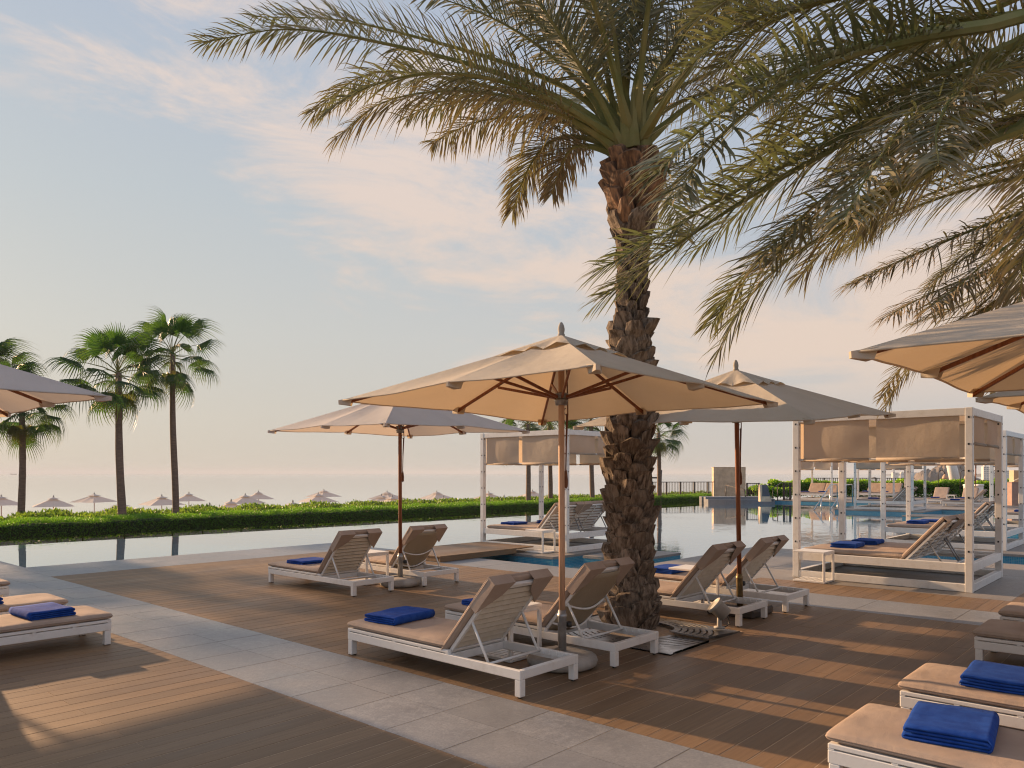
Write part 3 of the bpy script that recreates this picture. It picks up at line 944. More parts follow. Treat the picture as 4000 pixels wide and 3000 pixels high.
def make_umbrella(cloth, wood, base='disc', tilt=(0, 0), clampbrass=False, full=True):
    r = empty('parasol')
    rot = (tilt[0], tilt[1], 0)
    # base
    if base == 'disc':
        mb = MB(); mb.lathe([(0.05, 0.002), (0.25, 0.002), (0.285, 0.02), (0.295, 0.055), (0.285, 0.085), (0.25, 0.108), (0.15, 0.118), (0.06, 0.122)], 40)
        bs = obj('base', mb, MT['concrete'], r, True)
        mb = MB(); mb.bb(-0.09, 0.09, 0.07, 0.14, 0.112, 0.135, 0.008); obj('base_handle', mb, MT['concrete'], bs)
    else:
        mb = MB(); mb.bb(-0.28, 0.28, -0.28, 0.28, 0.002, 0.09, 0.02)
        obj('base', mb, MT['darkstone'], r)
    sl = MT['brass'] if clampbrass else MT['steel']
    mb = MB(); mb.lathe([(0.036, 0.09), (0.036, 0.40), (0.039, 0.405), (0.039, 0.43), (0.033, 0.432), (0.033, 0.46)], 18)
    st = obj('sleeve', mb, sl, r, True, rot=rot)
    mb = MB(); mb.tube([(0.036, 0, 0.33), (0.075, 0, 0.33)], 0.010, 8); mb.lathe([(0.008, -0.028), (0.026, -0.022), (0.031, 0), (0.026, 0.022), (0.008, 0.028)], 12, (0.088, 0, 0.33))
    obj('clamp_knob', mb, MT['black'], st, True)
    if clampbrass:
        mb = MB(); mb.tube([(0.036, 0, 0.19), (0.07, 0, 0.19)], 0.012, 8)
        obj('clamp_bolt', mb, MT['black'], st, True)
    mb = MB(); mb.lathe([(0.026, 0.44), (0.026, 1.3), (0.026, 2.18), (0.026, 2.76)], 16)
    obj('pole', mb, wood, r, True, rot=rot)
    P, fs, ends = canopy_geom(HALF, 2.745, 2.20, 2.225)
    mb = MB(); mb.add(P, fs)
    cn = obj('canopy', mb, cloth, r, True, rot=rot)
    # hem: thin rolled edge following the rim
    rim = []
    n = 9
    for k in range(8):
        b = k * (n + 1) * (n + 1) + n * (n + 1)
        rim += P[b:b + n]
    mb = MB(); mb.tube(rim + [rim[0]], 0.006, 5, cap=False)
    obj('hem', mb, cloth, cn, True)
    # vent cap with a wavy edge
    P2, f2, _ = canopy_geom(0.40, 2.765, 2.590, 2.597, 6, 0.0)
    for i, p in enumerate(P2):
        rr = max(abs(p.x), abs(p.y)) / 0.40
        p.z += 0.018 * rr ** 3 * math.sin(math.atan2(p.y, p.x) * 12 + 0.7)
    mb = MB(); mb.add(P2, f2)
    obj('vent_cap', mb, cloth, cn, True)
    hub_z = 2.66
    for k, e in enumerate(ends):
        d = Vector((e.x, e.y, 0)).normalized()
        a = d * 0.05 + Vector((0, 0, hub_z)); b = Vector((e.x, e.y, e.z - 0.028)) * 1.0
        b = b + (a - b).normalized() * 0.02
        mb = MB(); mb.rod(a, b, 0.020, 0.026)
        obj('rib', mb, MT['teak'], r, rot=rot)
        ln = 0.72
        m_ = a + (b - a).normalized() * ln + Vector((0, 0, -0.022))
        s0 = d * 0.055 + Vector((0, 0, 2.235))
        side_ = Vector((-d.y, d.x, 0)) * 0.0
        mb = MB(); mb.rod(s0 + side_, m_ + side_, 0.018, 0.024)
        obj('strut', mb, MT['teak'], r, rot=rot)
        # pocket at the rib end
        mb = MB()
        q = Vector((-d.y, d.x, 0))
        z = Vector((0, 0, 1))
        c = Vector(e)
        mb.add([c - d * 0.11 + q * 0.05 - z * -0.02, c - d * 0.11 - q * 0.05 - z * -0.02, c + d * 0.012 - q * 0.012 + z * 0.002, c + d * 0.012 + q * 0.012 + z * 0.002,
                c - d * 0.09 + q * 0.04 - z * 0.042, c - d * 0.09 - q * 0.04 - z * 0.042, c + d * 0.010 - q * 0.012 - z * 0.032, c + d * 0.010 + q * 0.012 - z * 0.032],
               [(0, 1, 2, 3), (3, 2, 6, 7), (4, 7, 6, 5), (0, 3, 7, 4), (1, 5, 6, 2)])
        obj('rib_pocket', mb, cloth, cn)
    mb = MB(); mb.lathe([(0.035, 2.17), (0.05, 2.17), (0.052, 2.20), (0.060, 2.205), (0.060, 2.215), (0.045, 2.22), (0.045, 2.255), (0.058, 2.258), (0.058, 2.27), (0.03, 2.275)], 20)
    rn = obj('runner', mb, MT['steel'], r, True, rot=rot)
    mb = MB(); mb.lathe([(0.03, 2.62), (0.055, 2.63), (0.055, 2.67), (0.03, 2.69)], 20)
    obj('top_hub', mb, MT['steel'], r, True, rot=rot)
    mb = MB(); mb.lathe([(0.030, 2.745), (0.032, 2.765), (0.025, 2.775), (0.029, 2.795), (0.030, 2.812), (0.024, 2.842), (0.012, 2.866), (0.002, 2.872)], 20)
    obj('finial', mb, MT['concrete'], r, True, rot=rot)
    mb = MB(); mb.tube([(0.032, -0.03, 2.60), (0.040, -0.035, 2.2), (0.048, -0.03, 2.10), (0.034, -0.025, 1.85), (0.030, -0.02, 1.62), (0.034, -0.02, 1.5)], 0.006, 6)
    mb.tube([(0.046, -0.02, 2.10), (0.036, -0.018, 1.88), (0.033, -0.018, 1.60)], 0.005, 6)
    mb.lathe([(0.004, 1.47), (0.016, 1.49), (0.018, 1.54), (0.012, 1.60), (0.006, 1.63)], 10, (0.033, -0.02, 0))
    obj('rope', mb, MT['rope'], r, True, rot=rot)
    mb = MB(); mb.tube([(0.05 + 0.028 * math.cos(a), -0.01, 2.12 + 0.028 * math.sin(a)) for a in np.linspace(1.6, 5.8, 10)], 0.004, 6)
    obj('hook', mb, MT['steel'], rn, True)
    return r
UG = 'square parasols on the deck'
def umb(u, v, rz, label, cloth, wood, base, tilt, brass=False):
    o = make_umbrella(cloth, wood, base, tilt, brass)
    o.location = (u, v, 0); o.rotation_euler = (0, 0, rz)
    return tag(o, label, 'parasol', UG)
# tilt is given about local x / y
umb(5.00, 3.94, 0.0, 'large beige parasol at the centre of the picture, over the central pair of loungers', MT['canopy'], MT['paleteak'], 'disc', (math.radians(-1.1), math.radians(1.1)))
umb(7.02, 8.46, 0.0, 'pale grey-white parasol at centre left by the pool edge', MT['canopyw'], MT['teak'], 'disc', (0.004, -0.006))
umb(8.22, 3.90, 0.02, 'leaning beige parasol behind the date palm trunk on the right', MT['canopy'], MT['teak'], 'block', (math.radians(1.0), math.radians(-4.5)), True)
umb(5.24, -0.02, 0.0, 'beige parasol reaching in from the upper right edge, nearest the camera', MT['canopy'], MT['teak'], 'disc', (0, 0))
umb(8.33, 0.02, 0.0, 'beige parasol whose corner just shows above the right gazebo', MT['canopy'], MT['teak'], 'disc', (0, 0))
p_ = C(-4.98, 5.88)
umb(p_.x, p_.y, 0.0, 'pale parasol reaching in from the left edge', MT['canopyw'], MT['teak'], 'disc', (0, 0))
umb(1.0, 11.75, 0.0, 'pale parasol just outside the left edge, over the farthest left lounger', MT['canopyw'], MT['teak'], 'disc', (0, 0))
umb(49.5, 9.4, 0.0, 'far parasol with brown pole behind the far loungers, left one', MT['canopy'], MT['teak'], 'disc', (0, 0))
umb(46.2, 6.35, 0.0, 'far parasol with brown pole beside the far terrace wall, right one', MT['canopy'], MT['teak'], 'disc', (0, 0))

# ------------------------------------------------------------------ gazebos
GW, GD, GH = 2.42, 2.10, 2.48
PB = math.radians(180 - 48)
def make_gazebo(holes=True):
    r = empty('poolside_gazebo')
    pw = 0.09
    for x in (0, GD - pw):
        for y in (0, GW - pw):
            mb = MB(); mb.bb(x, x + pw, y, y + pw, 0.002, GH)
            ps = obj('post', mb, MT['white'], r)
            mb = MB()
            for k in range(6):
                z = 0.55 + k * 0.36
                for xx in (x - 0.0015, x + pw + 0.0015):
                    mb.box((xx, y + pw / 2, z), (0.0012, 0.011, 0.013))
                for yy in (y - 0.0015, y + pw + 0.0015):
                    mb.box((x + pw / 2, yy, z), (0.011, 0.0012, 0.013))
            if holes: obj('peg_hole_shade', mb, MT['black'], ps)  # black plates on the post faces paint the dark of open holes
    def rails(name, z0, z1, ins):
        for x in (0, GD - pw):
            mb = MB(); mb.bb(x + ins, x + pw - ins, pw + 0.001, GW - pw - 0.001, z0, z1); obj(name, mb, MT['white'], r)
        for y in (0, GW - pw):
            mb = MB(); mb.bb(pw + 0.001, GD - pw - 0.001, y + ins, y + pw - ins, z0, z1); obj(name, mb, MT['white'], r)
    rails('bottom_rail', 0.005, 0.11, 0.004)
    rails('bed_rail', 0.27, 0.385, 0.006)
    rails('top_rail', GH - 0.105, GH - 0.003, 0.004)
    # hanging screens
    def screen(p0, p1, zb, seed):
        rr = random.Random(seed)
        P = []; fs = []
        p0, p1 = Vector(p0), Vector(p1)
        nrm = Vector((0, 0, 1)).cross(p1 - p0).normalized()
        ph = rr.uniform(0, 6)
        zt = GH - 0.05
        for j in range(9):
            for i in range(13):
                a, b = i / 12, j / 8
                p = p0.lerp(p1, a)
                bl = 0.018 * math.sin(b * PI) * math.sin(a * 5 + ph) + 0.012 * math.sin(b * PI) 
                P.append((p.x + nrm.x * bl, p.y + nrm.y * bl, zt + (zb - zt) * b))
        for j in range(8):
            for i in range(12):
                fs.append((j * 13 + i, j * 13 + i + 1, (j + 1) * 13 + i + 1, (j + 1) * 13 + i))
        mb = MB(); mb.add(P, fs)
        s_ = obj('screen', mb, MT['shade'], r, True)
        mb = MB(); mb.tube([(p0.x, p0.y, zb), (p1.x, p1.y, zb)], 0.022, 10)
        obj('hem_tube', mb, MT['shade'], s_, True)
    for x in (0.045, GD - 0.045):
        screen((x, 0.16, 0), (x, 1.22, 0), 1.80, 1 + int(x * 10)); screen((x, 1.32, 0), (x, 2.27, 0), 1.80, 2 + int(x * 10))
        mb = MB(); mb.tube([(x, 0.091, 1.80), (x, GW - 0.091, 1.80)], 0.013, 8); obj('screen_bar', mb, MT['white'], r, True)
    for y in (0.045, GW - 0.045):
        screen((GD - 0.16, y, 0), (1.10, y, 0), 1.80 if y > 1 else 2.0, 5); screen((1.02, y, 0), (0.14, y, 0), 1.80 if y > 1 else 2.0, 6)
        mb = MB(); mb.tube([(0.091, y, 1.80 if y > 1 else 2.0), (GD - 0.091, y, 1.80 if y > 1 else 2.0)], 0.013, 8); obj('screen_bar', mb, MT['white'], r, True)
    P = []; fs = []
    for j in range(13):
        for i in range(13):
            a, b = i / 12, j / 12
            P.append((0.06 + a * (GD - 0.12), 0.06 + b * (GW - 0.12), GH - 0.055 - 0.09 * math.sin(b * 2 * PI / 2) * math.sin(a * PI)))
    for j in range(12):
        for i in range(12):
            fs.append((j * 13 + i, j * 13 + i + 1, (j + 1) * 13 + i + 1, (j + 1) * 13 + i))
    mb = MB(); mb.add(P, fs); obj('roof_cloth', mb, MT['shade'], r, True)
    # double day bed
    hw = (GD - 2 * pw - 0.03) / 2
    for k in (0, 1):
        x0 = pw + 0.005 + k * (hw + 0.02)
        obj('seat_cushion', cushion(hw, GW - 0.86 - 0.1, 0.085, 20 + k), MT['cush'], r, True, (x0, 0.86, 0.375))
        mb = MB(); mb.bb(0, 0.03, 0, 0.78, 0, 0.03); mb.bb(hw - 0.03, hw, 0, 0.78, 0, 0.03); mb.bb(hw / 2 - 0.012, hw / 2 + 0.012, 0.04, 0.74, 0.014, 0.028)
        mb.bb(0.0305, hw - 0.0305, 0.745, 0.78, 0.001, 0.029); mb.bb(0.0305, hw - 0.0305, 0.0, 0.03, 0.001, 0.029)
        bk = obj('backrest', mb, MT['white'], r, loc=(x0, 0.88, 0.355), rot=(PB, 0, 0))
        for q in range(8):
            y = 0.075 + q * 0.086
            mb = MB(); mb.cbox((hw / 2, y, 0.007), (hw / 2 - 0.031, 0.025, 0.005), 0.002)
            obj('slat', mb, MT['white'], bk)
        bc = obj('back_cushion', cushion(hw, 0.83, 0.070, 40 + k, 0.2), MT['cush'], r, True)
        bc.matrix_local = Matrix.Translation((x0, 0.88, 0.355)) @ Matrix.Rotation(PB, 4, 'X') @ Matrix.Translation((0, -0.02, -0.074))
        for cx0, cx1 in ((0.0, 0.26), (hw - 0.26, hw)):
            mb = MB()
            a0, a1 = (0.50, 0.68) if cx0 == 0 else (0.68, 0.50)
            mb.add([(cx0, 0.815, 0.033), (cx1, 0.815, 0.033), (cx1, a1, 0.033), (cx0, a0, 0.033), (cx0, 0.815, -0.05), (cx1, 0.815, -0.05)],
                   [(0, 3, 2, 1), (0, 1, 5, 4)])
            pk = obj('corner_pocket', mb, MT['cush'], r)
            pk.matrix_local = Matrix.Translation((x0, 0.88, 0.355)) @ Matrix.Rotation(PB, 4, 'X')
            m = pk.modifiers.new('t', 'SOLIDIFY'); m.thickness = 0.006
        for x in (x0 + 0.05, x0 + hw - 0.05):
            mb = MB(); mb.tube([(x, 0.56, 0.64), (x, 0.36, 0.30)], 0.012, 8); obj('strut', mb, MT['steel'], r, True)
    mb = MB(); mb.bb(pw - 0.02, GD - pw + 0.02, 0.34, 0.38, 0.285, 0.315)
    for k in range(8):
        mb.bb(pw - 0.02, GD - pw + 0.02, 0.92 + k * 0.185, 1.02 + k * 0.185, 0.345, 0.37)
    mb.bb(pw + 0.02, pw + 0.05, 0.095, GW - 0.095, 0.315, 0.344); mb.bb(GD - pw - 0.05, GD - pw - 0.02, 0.095, GW - 0.095, 0.315, 0.344)
    obj('bed_base', mb, MT['white'], r)
    return r
GZ = make_gazebo()
def gazebo(u, v, rz, label):
    return place(GZ, (u, v, 0.0), rz, label, 'gazebo', 'white framed poolside gazebos')
gazebo(12.10, 9.42, 0, 'white framed gazebo on the pool island behind the central parasol pole')
gazebo(11.66, 2.25, 0, 'large white framed gazebo with day bed in the right foreground')
gazebo(18.42, 2.95, 0, 'white gazebo on an island seen through the large right gazebo')
gazebo(26.2, 2.2, 0, 'white gazebo at the right edge behind two nearer gazebos')
gazebo(35.5, 9.05, 0, 'distant white gazebo on an island beside the pool handrails')
gazebo(48.2, 16.0, PI / 2, 'distant white gazebo left of the handrails, loungers facing the pool')
gazebo(51.0, 13.4, PI / 2, 'distant white gazebo against the glossy hedge, loungers facing the pool')
GT = 0.461
towel(12.72, 11.38, GT, 0.05, 1, 'folded blue towel at the foot of the island gazebo bed')
towel(13.55, 11.05, GT, 0.08, 0, 'folded blue towel half hidden by the raised back on the island gazebo bed')
towel(12.25, 4.05, GT, 0.06, 0, 'front folded blue towel on the large right gazebo bed')
towel(13.05, 4.0, GT, 0.05, 2, 'rear folded blue towel on the large right gazebo bed')
towel(19.0, 4.75, GT, 0.06, 0, 'front folded blue towel on the second gazebo bed')
towel(19.85, 4.7, GT, 0.05, 1, 'rear folded blue towel on the second gazebo bed')
towel(26.9, 3.9, GT, 0.05, 1, 'folded blue towel on the bed at the right edge')
towel(36.1, 10.8, GT, 0.05, 1, 'folded blue towel on the bed beside the pool handrails')
towel(46.35, 17.8, GT, 0.05, 1, 'left folded blue towel on the distant left gazebo bed')
towel(46.35, 16.75, GT, 0.05, 2, 'right folded blue towel on the distant left gazebo bed')
towel(49.1, 15.1, GT, 0.05, 2, 'left folded blue towel on the bed against the glossy hedge')
towel(49.1, 14.1, GT, 0.05, 1, 'right folded blue towel on the bed against the glossy hedge')

# ------------------------------------------------------------------ tree grate and floodlight
PALM = Vector((6.74, 4.40, 0))
gr = tag(empty('tree_grate', (0, 0, 0)), 'square polished steel tree grate with curved slots round the palm trunk', 'tree grate')
mb = MB(); mb.add([(GR[0], GR[2], -0.006), (GR[1], GR[2], -0.006), (GR[1], GR[3], -0.006), (GR[0], GR[3], -0.006)], [(0, 1, 2, 3)])
obj('pit_shade_sheet', mb, MT['black'], gr)  # flat black sheet standing in for the shade of the hollow below the slots
gc = ((GR[0] + GR[1]) / 2, (GR[2] + GR[3]) / 2)
for qx in (-1, 1):
    for qy in (-1, 1):
        mb = MB()
        na = 30
        rs = [0.36, 0.42]
        while rs[-1] < 1.10: rs += [rs[-1] + 0.018, rs[-1] + 0.062]
        a0 = {(1, 1): 0, (-1, 1): 90, (-1, -1): 180, (1, -1): 270}[(qx, qy)]
        for ri in range(len(rs) - 1):
            slot = ri % 2 == 1
            for k in range(na):
                am = (k + 0.5) / na * 90
                br_ = min(abs(am - t) for t in (0, 45, 90)) < 7.5 or rs[ri] > 0.78
                if slot and not br_: continue
                q = []
                for rr, kk in ((rs[ri], k), (rs[ri + 1], k), (rs[ri + 1], k + 1), (rs[ri], k + 1)):
                    a = math.radians(a0 + kk / na * 90)
                    q.append((min(max(gc[0] + rr * math.cos(a), GR[0] + 0.003), GR[1] - 0.003), min(max(gc[1] + rr * math.sin(a), GR[2] + 0.003), GR[3] - 0.003), 0.0))
                b = len(mb.v)
                mb.add(q, [(0, 1, 2, 3)])
        pl = obj('grate_plate', mb, MT['shiny'], gr, loc=(0, 0, 0.012))
        m = pl.modifiers.new('t', 'SOLIDIFY'); m.thickness = 0.012
        if (qx, qy) == (1, -1):
            pl.location = (0, -0.02, -0.02); pl.rotation_euler = (0, 0, 0)
            # this plate has lifted at its outer corner
            M = Matrix.Translation((gc[0], gc[1], 0.012)) @ Matrix.Rotation(math.radians(4.0), 4, Vector((0.35, 0.94, 0))) @ Matrix.Translation((-gc[0], -gc[1], 0))
            pl.matrix_local = Matrix.Translation((0, 0, 0.05)) @ M
fl = tag(empty('floodlight', (7.16, 3.62, 0.03)), 'small white garden floodlight on a stalk beside the tree grate', 'floodlight')
mb = MB(); mb.lathe([(0.055, 0.0), (0.055, 0.014), (0.024, 0.02), (0.022, 0.12), (0.012, 0.125)], 16); obj('stalk', mb, MT['lampbody'], fl, True)
Mh = Matrix.Translation((0, 0, 0.19)) @ Matrix.Rotation(math.radians(-48), 4, Vector((0.80, 0.6, 0)))
mb = MB(); mb.lathe([(0.05, -0.09), (0.075, -0.085), (0.082, 0.04), (0.092, 0.045), (0.092, 0.075), (0.083, 0.077), (0.078, 0.06)], 24)
hd = obj('lamp_head', mb, MT['lampbody'], fl, True); hd.matrix_local = Mh
mb = MB(); mb.lathe([(0.001, 0.061), (0.077, 0.061), (0.077, 0.064), (0.001, 0.066)], 24); obj('lens', mb, MT['glassw'], hd, True)
mb = MB(); mb.tube([(0.04, -0.03, 0.16), (0.10, -0.05, 0.09), (0.12, -0.05, 0.03), (0.08, -0.03, 0.006), (0.03, 0.0, 0.01)], 0.006, 6); obj('cable', mb, MT['black'], fl, True)

# ================================================================== PALMS
def catmull(pts, n):
    pts = [Vector(p) for p in pts]
    q = [pts[0] * 2 - pts[1]] + pts + [pts[-1] * 2 - pts[-2]]
    out_ = []
    m = len(pts) - 1
    for i in range(n + 1):
        t = i / n * m
        k = min(int(t), m - 1); t -= k
        p0, p1, p2, p3 = q[k:k + 4]
        out_.append(0.5 * ((2 * p1) + (p2 - p0) * t + (2 * p0 - 5 * p1 + 4 * p2 - p3) * t * t + (3 * p1 - p0 - 3 * p2 + p3) * t ** 3))
    return out_
def frond_mb(curve, rng, nleaf=78, leaf=0.46, dry=0.1, hang=0.25, drytip=0.5, start=0.16, width=0.0125):
    """curve: points from the crown to the tip"""
    n = len(curve) - 1
    mb = MB()
    mb.mi = 1
    rr = [0.042 * (1 - i / n) ** 1.5 * (1.0 if i > 1 else 1.4) + 0.004 for i in range(n + 1)]
    mb.tube(curve, rr, 6, att=[min(1, dry * 0.8)] * (n + 1))
    mb.mi = 0
    P = []; fs = []; A = []
    dn = Vector((0, 0, -1))
    for k in range(nleaf):
        s = start + (1 - start) * (k + rng.random() * 0.6) / nleaf
        x = min(s, 0.9999) * n; i = int(x); fr = x - i
        p = curve[i].lerp(curve[i + 1], fr)
        T = (curve[min(i + 1, n)] - curve[max(i - 1, 0)]).normalized()
        S = T.cross(Vector((0, 0, 1)))
        if S.length < 0.05: S = T.cross(Vector((1, 0, 0)))
        S.normalize(); Uv = S.cross(T)
        prof = min(1.0, 0.30 + (s - start) / 0.14) * (1 - 0.62 * max(0.0, (s - 0.5) / 0.5) ** 1.6)
        for sd_ in (-1, 1):
            l = leaf * prof * rng.uniform(0.85, 1.12)
            a = math.radians(70 - 24 * s + rng.uniform(-10, 10))
            b = math.radians(rng.choice((5, 28, 45)) + rng.uniform(-8, 8))
            d = T * math.cos(a) + (S * sd_ * math.cos(b) + Uv * math.sin(b)) * math.sin(a)
            hg = hang * rng.uniform(0.6, 1.3)
            d = (d + dn * hg).normalized()
            W = d.cross(Uv if abs(d.dot(Uv)) < 0.9 else S).normalized()
            W = (W + Uv * rng.uniform(-0.5, 0.5)).normalized()
            w = width * rng.uniform(0.8, 1.2)
            mid = p + d * l * 0.45 + dn * l * 0.02
            m2 = p + d * l * 0.78 + dn * l * (0.06 + 0.10 * hg)
            tip = p + d * l + dn * l * (0.12 + 0.30 * hg) + T * l * 0.03
            o = len(P)
            P += [p - W * w * 0.5, p + W * w * 0.5, mid - W * w, mid + W * w, m2 - W * w * 0.7, m2 + W * w * 0.7, tip]
            dv = min(1.0, dry + (0.25 if rng.random() < dry else 0))
            A += [dv, dv, dv, dv, min(1, dv + drytip * 0.5), min(1, dv + drytip * 0.5), min(1, dv + drytip)]
            fs += [(o, o + 1, o + 3, o + 2), (o + 2, o + 3, o + 5, o + 4), (o + 4, o + 5, o + 6)]
    mb.add(P, fs, A)
    return mb
def auto_curve(p0, az, el, length, bend, n=14, twist=0.0):
    pts = [Vector(p0)]
    for i in range(n):
        s = (i + 0.5) / n
        e = el - bend * s ** 1.35
        a = az + twist * s * s
        pts.append(pts[-1] + Vector((math.cos(a) * math.cos(e), math.sin(a) * math.cos(e), math.sin(e))) * length / n)
    return pts
FM = [None]
def date_palm(name, base, height, label, hand, nauto, seed, r0=0.226, bases=True, autoel=(82, -12), lscale=1.0, skipaz=None):
    rng = random.Random(seed)
    root = tag(empty(name, base), label, 'date palm', 'date palms')
    tr = MB()
    prof = [(0.0, r0 * 1.12), (0.25, r0 * 0.92), (1.2, r0 * 0.86), (2.6, r0 * 0.84), (3.2, r0 * 0.81), (3.7, r0 * 0.74), (4.15, r0 * 0.82), (4.65, r0 * 1.06), (5.0, r0 * 0.85), (5.25, r0 * 0.45)]
    k = height / 5.0
    cx = lambda z: (-0.035 * z / 5.0 * math.sin(z * 0.9) , 0.02 * math.sin(z * 1.1))
    tr.tube([(cx(z)[0], cx(z)[1], z * k) for z, _ in prof], [r * (0.88 if not bases else 0.76) for _, r in prof], 20)
    trunk = obj('trunk', tr, MT['fibre'], root, True)
    def rad(z):
        z /= k
        for (a, ra), (b, rb) in zip(prof, prof[1:]):
            if a <= z <= b: return ra + (rb - ra) * (z - a) / (b - a)
        return prof[-1][1]
    if bases:
        vari = []
        for q in range(7):
            rr = random.Random(100 + q)
            mb = MB(); P = []
            J = lambda s: rr.uniform(-s, s)
            rings = [(-0.105, 0.045, 0.000, 0.03), (-0.045, 0.078, 0.022 + J(.006), 0.02), (0.025, 0.088 + J(.01), 0.045 + J(.01), 0.0), (0.075 + J(.02), 0.070 + J(.012), 0.060 + J(.016), 0.0)]
            for z, hw_, out_, _ in rings:
                for a in (-1, -0.45, 0.45, 1):
                    P.append((a * hw_ + J(.006), out_ * (1 - 0.42 * a * a) + 0.004 + J(.004), z + J(.007) + (-0.018 * a * a)))
            for a in (-1, -0.45, 0.45, 1):
                P.append((a * 0.060, -0.045, 0.090 + J(.02)))
            fs = []
            for j in range(4):
                for i in range(3):
                    fs.append((j * 4 + i, j * 4 + i + 1, (j + 1) * 4 + i + 1, (j + 1) * 4 + i)[::-1])
            for i in (0, 3):
                P.append((P[i][0] * 0.9, -0.05, -0.10)); bi = len(P) - 1
                for j in range(4):
                    f_ = (j * 4 + i, (j + 1) * 4 + i, bi)
                    fs.append(f_[::-1] if i == 0 else f_)
            mb.add(P, fs)
            vari.append((mb.mesh('leaf_base', MT['bark']), mb.mesh('leaf_base', MT['barkred'])))
        n = 230; z = 0.03
        for i in range(n):
            t = i / (n - 1)
            z = 0.04 + t * 4.80
            a = i * 2.39996 + rng.uniform(-0.10, 0.10)
            thin = 1.0
            if 3.15 < z < 4.15: thin = 0.62
            sc = (1.16 + 0.12 * (1 - min(1, z / 3))) * thin * rng.uniform(0.85, 1.15)
            if z > 4.2: sc = rng.uniform(1.1, 1.45)
            red = z > 4.30 + rng.uniform(-0.12, 0.12)
            r_ = rad(z * k) * 0.80
            o = raw('leaf_base', vari[rng.randrange(7)][1 if red else 0], trunk,
                    (cx(z)[0] + math.cos(a) * r_, cx(z)[1] + math.sin(a) * r_, z * k),
                    (math.radians(rng.uniform(-9, 6) - (16 if red else 0)), rng.uniform(-0.16, 0.16), a - PI / 2))
            o.scale = (sc * rng.uniform(0.9, 1.15), sc * (1.75 * rng.uniform(0.75, 1.25) if thin == 1 else 1.1), sc * (1.0 if not red else 1.35))
    crown = Vector((cx(5)[0], cx(5)[1], height))
    B = Vector(base)
    for spec in hand:
        pts = [p - B for p in spec['p']]
        first = (pts[0] - crown)
        st = crown + Vector((first.x, first.y, 0)).normalized() * 0.16 + Vector((0, 0, -0.05 + spec.get('z0', 0)))
        cv = catmull([st] + pts, 18)
        mb = frond_mb(cv, rng, int(spec.get('n', 84) * (1.6 if bases else 1.05)), spec.get('leaf', 0.46) * 1.16 * lscale, spec.get('dry', 0.1), spec.get('hang', 0.3) * 0.8, spec.get('tip', 0.5), spec.get('start', 0.27), spec.get('w', 0.0125) * 0.66)
        obj('frond', mb, [MT['frond'], MT['rachis']], root)
    for i in range(nauto):
        t = i / max(1, nauto - 1)
        az = i * 2.39996 + seed
        if skipaz and skipaz(az % (2 * PI), t): continue
        el = math.radians(autoel[0] + (autoel[1] - autoel[0]) * t ** 0.9 + rng.uniform(-6, 6))
        bend = math.radians(rng.uniform(35, 60) + 30 * t)
        ln = rng.uniform(2.7, 3.4) * lscale
        st = crown + Vector((math.cos(az), math.sin(az), 0)) * (0.05 + 0.13 * t) + Vector((0, 0, 0.15 - 0.25 * t))
        cv = auto_curve(st, az, el, ln, bend, 15, rng.uniform(-0.3, 0.3))
        mb = frond_mb(cv, rng, 105, 0.52 * lscale, 0.04 + 0.35 * t ** 2 + rng.uniform(0, .08), 0.10 + 0.3 * t, 0.35 + 0.3 * t, 0.3, 0.0098)
        obj('frond', mb, [MT['frond'], MT['rachis']], root)
    return root
def path(lst, y0, y1):
    m = len(lst)
    return [PX(a, b, y0 + (y1 - y0) * ((i + 1) / m)) for i, (a, b) in enumerate(lst)]
